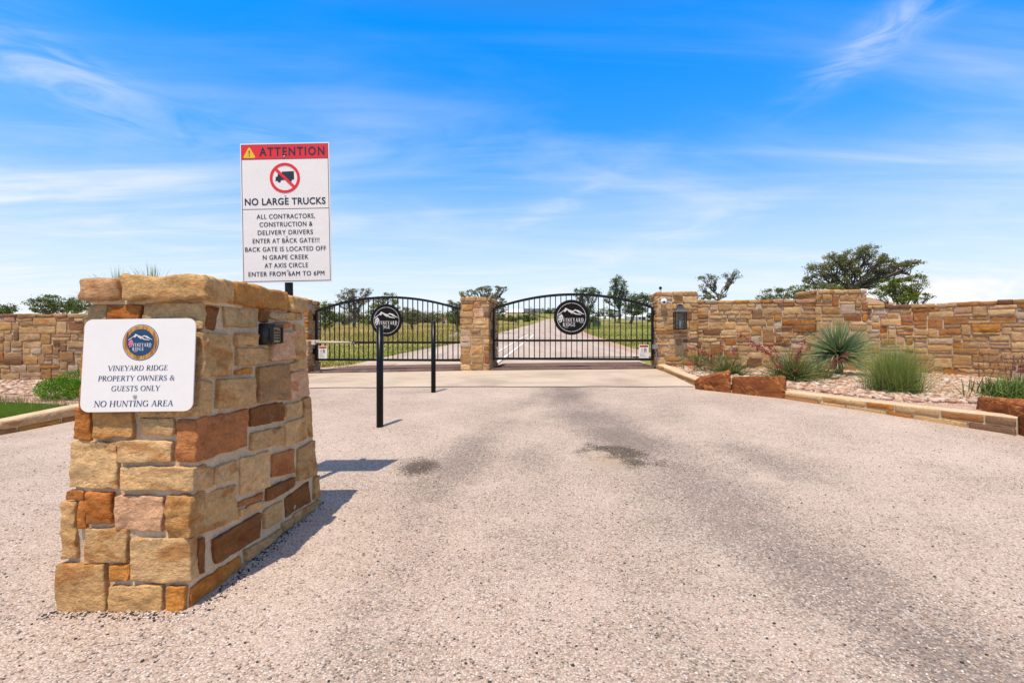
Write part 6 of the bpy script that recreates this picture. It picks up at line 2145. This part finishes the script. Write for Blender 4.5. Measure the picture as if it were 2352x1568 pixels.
# small trees and scrub in front of the ridge houses and along the far field
scrub = [(1153, 742, 96, 9, 17), (1168, 742, 92, 8, 14), (1178, 741, 90, 9, 12), (1194, 739, 100, 8, 12), (1210, 742, 90, 7, 16), (1224, 741, 96, 11, 20), (1238, 737, 115, 6, 8), (1252, 737, 112, 6, 8), (1262, 736, 118, 6, 6), (1140, 742, 100, 9, 16), (1202, 737, 120, 6, 9), (1186, 738, 118, 5, 8)]
for i, (px, py, Y, w, h) in enumerate(scrub):
    near = ['nearest the middle pillar', 'below the white roof', 'beside the climbing road', 'below the grey-roofed house'][0 if px < 1160 else 1 if px < 1200 else 3 if px < 1230 else 2]
    tree('small dark oak scrub on the slope ' + near, Y, (px, py + 2), [(px - w * .4, py - h * .7, w * .9, h * .6), (px + w * .45, py - h * .75, w * .85, h * .55), (px, py - h * .4, w * 1.1, h * .45)], 100 + i, ['dark', 'oak', 'dark', 'grey'][i % 4], 0.27, 800, 0.10, 0, group='scrub trees below the ridge houses', clump=0.5, name='scrub_tree')
tree('round dark tree on the ridge right of the grey-roofed house, lower of two', 145, (1252, 724), [(1248, 715, 9, 7), (1257, 716, 8, 6)], 61, 'dark', 0.34, 700, 0.2, 0, clump=0.5)
tree('round dark tree on the ridge, nearer the emblem, taller of two', 142, (1268, 723), [(1266, 712, 9, 8), (1273, 715, 7, 7), (1262, 717, 7, 6)], 62, 'dark', 0.34, 800, 0.2, 0, clump=0.5)
far = [(770, 742, 100), (800, 740, 120), (830, 741, 110), (905, 742, 105), (925, 740, 120), (942, 741, 110), (962, 742, 118), (978, 741, 108), (992, 742, 120), (1004, 740, 112), (1040, 738, 125), (1052, 740, 115), (985, 738, 135), (1022, 737, 150), (1045, 736, 150), (915, 738, 140), (955, 737, 145)]
for i, (px, py, Y) in enumerate(far):
    rg = random.Random(500 + i)
    w, h = rg.uniform(16, 24), rg.uniform(20, 30)
    where = 'left of the left emblem' if px < 880 else 'between the left emblem and the farther bollard' if px < 1000 else 'between the farther bollard and the middle pillar'
    tree('far field oak ' + where, Y, (px, py + 6), [(px - w * .35, py - h * .5, w * .6, h * .42), (px + w * .35, py - h * .42, w * .6, h * .42), (px, py - h * .2, w * .8, h * .38)], 200 + i, ['dark', 'oak', 'dark', 'grey'][i % 4], 0.34, 1300, 0.14, 1, group='far field oaks beyond the left gate', clump=0.5, name='field_oak')

# ------------------------------------------------------------------ buildings far behind
def box_part(name, mat, t, x0, x1, y0, y1, z0, z1):
    m = MB(); m.box(x0, x1, y0, y1, z0, z1); return m.build(name, MAT[mat], t)

def gable(name, mat, t, x0, x1, y0, y1, z0, z1, along='x', ov=0.3):
    m = MB()
    if along == 'x':
        ym = (y0 + y1) / 2
        vs = [(x0 - ov, y0 - ov, z0), (x1 + ov, y0 - ov, z0), (x1 + ov, y1 + ov, z0), (x0 - ov, y1 + ov, z0), (x0 - ov, ym, z1), (x1 + ov, ym, z1)]
    else:
        xm = (x0 + x1) / 2
        vs = [(x0 - ov, y1 + ov, z0), (x0 - ov, y0 - ov, z0), (x1 + ov, y0 - ov, z0), (x1 + ov, y1 + ov, z0), (xm, y1 + ov, z1), (xm, y0 - ov, z1)]
        m.add(vs, [(0, 1, 5, 4), (2, 3, 4, 5), (1, 2, 5), (3, 0, 4), (3, 2, 1, 0)]); return m.build(name, MAT[mat], t)
    m.add(vs, [(0, 1, 5, 4), (2, 3, 4, 5), (1, 2, 5), (3, 0, 4), (3, 2, 1, 0)])
    return m.build(name, MAT[mat], t)

Yh = 150
def hx(px): return (px - 1176) / F * Yh
def hz(py): return EYE - (py - 780) / F * Yh
t = thing('house', 'long white-roofed house on the ridge above the scrub oaks', 'house', (hx(1180), Yh, hz(732)), 'houses on the ridge')
box_part('wall', 'whitewall', t, hx(1164), hx(1199), Yh, Yh + 7, hz(736), hz(716.5))
gable('roof', 'metalroof', t, hx(1164), hx(1199), Yh, Yh + 7, hz(716.8), hz(707.5), ov=0.5)
for px in (1170, 1179, 1190): box_part('window', 'window', t, hx(px), hx(px + 4), Yh - 0.06, Yh + 0.05, hz(726), hz(720))
box_part('chimney', 'wallpaint', t, hx(1179), hx(1181), Yh + 4, Yh + 5, hz(712), hz(704))
t = thing('house', 'grey-roofed stone house on the ridge just left of the round trees', 'house', (hx(1222), Yh + 1, hz(722)), 'houses on the ridge')
box_part('wall', 'wallpaint', t, hx(1200.5), hx(1241), Yh + 1, Yh + 9, hz(726), hz(715))
gable('roof', 'darkroof', t, hx(1200.5), hx(1241), Yh + 1, Yh + 9, hz(715.3), hz(706), ov=0.4)
gable('front_gable', 'darkroof', t, hx(1222), hx(1230), Yh - 0.6, Yh + 5, hz(715.1), hz(709.5), 'y', 0.2)
box_part('chimney', 'wallpaint', t, hx(1219), hx(1222.5), Yh + 4, Yh + 5.2, hz(712), hz(702.5))
for px in (1204, 1211, 1232, 1237): box_part('window', 'window', t, hx(px), hx(px + 2.6), Yh + 0.94, Yh + 1.1, hz(720.6), hz(717.2))
Yh = 146
t = thing('house', 'small tan gabled house with white front seen through the left gate', 'house', (hx(1020), Yh, hz(746)), 'houses on the ridge')
box_part('wall', 'whitewall', t, hx(1009), hx(1032), Yh, Yh + 6, hz(750), hz(734))
gable('roof', 'tanroof', t, hx(1009), hx(1032), Yh, Yh + 6, hz(734.2), hz(723.5), 'y', 0.35)
box_part('window', 'window', t, hx(1017), hx(1023), Yh - 0.06, Yh + 0.05, hz(745), hz(738.5))
box_part('door', 'tanroof', t, hx(1026), hx(1029), Yh - 0.06, Yh + 0.05, hz(749), hz(738))
Yh = 120
t = thing('outbuilding', 'low white outbuilding under the wide oak beside the lantern pillar', 'outbuilding', (hx(1460), Yh, hz(737)))
box_part('wall', 'whitewall', t, hx(1444), hx(1486), Yh, Yh + 4, hz(740), hz(727))
gable('roof', 'metalroof', t, hx(1444), hx(1486), Yh, Yh + 4, hz(727.2), hz(722), ov=0.3)
box_part('window', 'window', t, hx(1468), hx(1471.5), Yh - 0.06, Yh + 0.05, hz(733.5), hz(728.5))
box_part('door', 'window', t, hx(1476), hx(1482), Yh - 0.06, Yh + 0.05, hz(739), hz(728))
Yh = 42
t = thing('house', 'brown roof and tan gable end showing between the big oak and the taller pier', 'house', (hx(2010), Yh, 1.5))
box_part('wall', 'wallpaint', t, hx(1990), hx(2050), Yh, Yh + 6, gz(hx(2010), Yh) - 0.4, hz(699))
gable('roof', 'tanroof', t, hx(1985), hx(2045), Yh, Yh + 6, hz(699.3), hz(676), ov=0.4)
Yh = 66
t = thing('utility_cabinet', 'dark green utility cabinet on the verge right of the emblem', 'utility cabinet', (hx(1371), Yh, hz(749)))
box_part('cabinet', 'utilgreen', t, hx(1363.5), hx(1380), Yh, Yh + 0.8, gz(hx(1371), Yh) - 0.2, hz(739.5))
box_part('lid', 'utilgreen', t, hx(1363), hx(1380.5), Yh - 0.04, Yh + 0.84, hz(739.4), hz(738.7))
t = thing('meter_box', 'narrow grey meter box beside the green utility cabinet', 'meter box', (hx(1381), Yh + 1, hz(749)))
box_part('post', 'grey', t, hx(1380), hx(1382.5), Yh + 1.3, Yh + 1.4, gz(hx(1381), Yh) - 0.2, hz(740))
box_part('box', 'galv', t, hx(1378.6), hx(1383.6), Yh + 1, Yh + 1.25, hz(747), hz(737.5))
Yh = 78
t = thing('mailbox', 'small black post box by the far road edge left of the emblem', 'mailbox', (hx(1187), Yh, hz(745)))
box_part('post', 'black', t, hx(1186.4), hx(1187.6), Yh + .1, Yh + .2, gz(hx(1187), Yh) - 0.2, hz(741))
box_part('box', 'black', t, hx(1184.5), hx(1189.5), Yh, Yh + 0.4, hz(745), hz(738.5))
box_part('number_plate', 'bone', t, hx(1186), hx(1188), Yh - 0.01, Yh + 0.0, hz(743), hz(740.4))

# ------------------------------------------------------------------ grass beyond the gates
rs = np.random.RandomState(7)
def field_grass(name, n, seed, ymin, ymax, keep, lmin, lmax, colf, wmul=1.0):
    rs = np.random.RandomState(seed)
    Yg = ymin * (ymax / ymin) ** rs.rand(n)
    Xg = Yg * rs.uniform(-0.45, 0.36, n)
    Lx = np.interp(Yg, *zip(*road_l)); Rx = np.interp(Yg, *zip(*road_r)) + 0.8 * (Yg < 60)
    ok = ((Xg < Lx - 0.1) | (Xg > Rx)) & keep(Xg, Yg)
    Xg, Yg = Xg[ok], Yg[ok]
    n = len(Xg)
    Zg = g(Xg, Yg)
    L = rs.uniform(lmin, lmax, n)
    w = (0.006 + Yg * 0.00045) * wmul
    an = rs.uniform(0, 6.28, n)
    tip = np.stack([Xg + np.cos(an) * L * 0.45, Yg + np.sin(an) * L * 0.45, Zg + L], 1)
    b = rs.uniform(-0.5, 0.5, n)
    a1 = np.stack([Xg - w, Yg + b * w, Zg - 0.02], 1); a2 = np.stack([Xg + w, Yg - b * w, Zg - 0.02], 1)
    V = np.stack([a1, a2, tip], 1).reshape(-1, 3)
    c = colf(rs, n, Xg, Yg)
    cols = np.concatenate([np.repeat(c, 3, 0), np.ones((3 * n, 1))], 1)
    o = np_mesh(name, V, np.arange(3 * n).reshape(n, 3), cols, MAT['grass'])
    o['kind'] = 'stuff'
def drycol(rs, n, X, Y):
    f = np.clip(rs.rand(n) * 0.6 + 0.4 * np.sin(X * 0.31 + 1.3 * np.sin(Y * 0.23)), 0, 1)[:, None]
    return (np.array([0.32, 0.29, 0.08]) * (1 - f) + np.array([0.68, 0.50, 0.22]) * f) * rs.uniform(0.7, 1.2, (n, 1))
def greencol(rs, n, X, Y):
    f = np.clip(rs.rand(n) * 0.7 + 0.3 * np.sin(X * 0.6 + np.sin(Y * 0.5)), 0, 1)[:, None]
    return (np.array([0.16, 0.21, 0.030]) * (1 - f) + np.array([0.36, 0.34, 0.09]) * f) * rs.uniform(0.7, 1.2, (n, 1))
field_grass('dry_field_grass', 42000, 3, 26, 110, lambda X, Y: X < 1.0, 0.10, 0.34, drycol)
field_grass('verge_grass', 52000, 4, 14.3, 75, lambda X, Y: (X > 0) | (Y < 30), 0.03, 0.09, greencol)
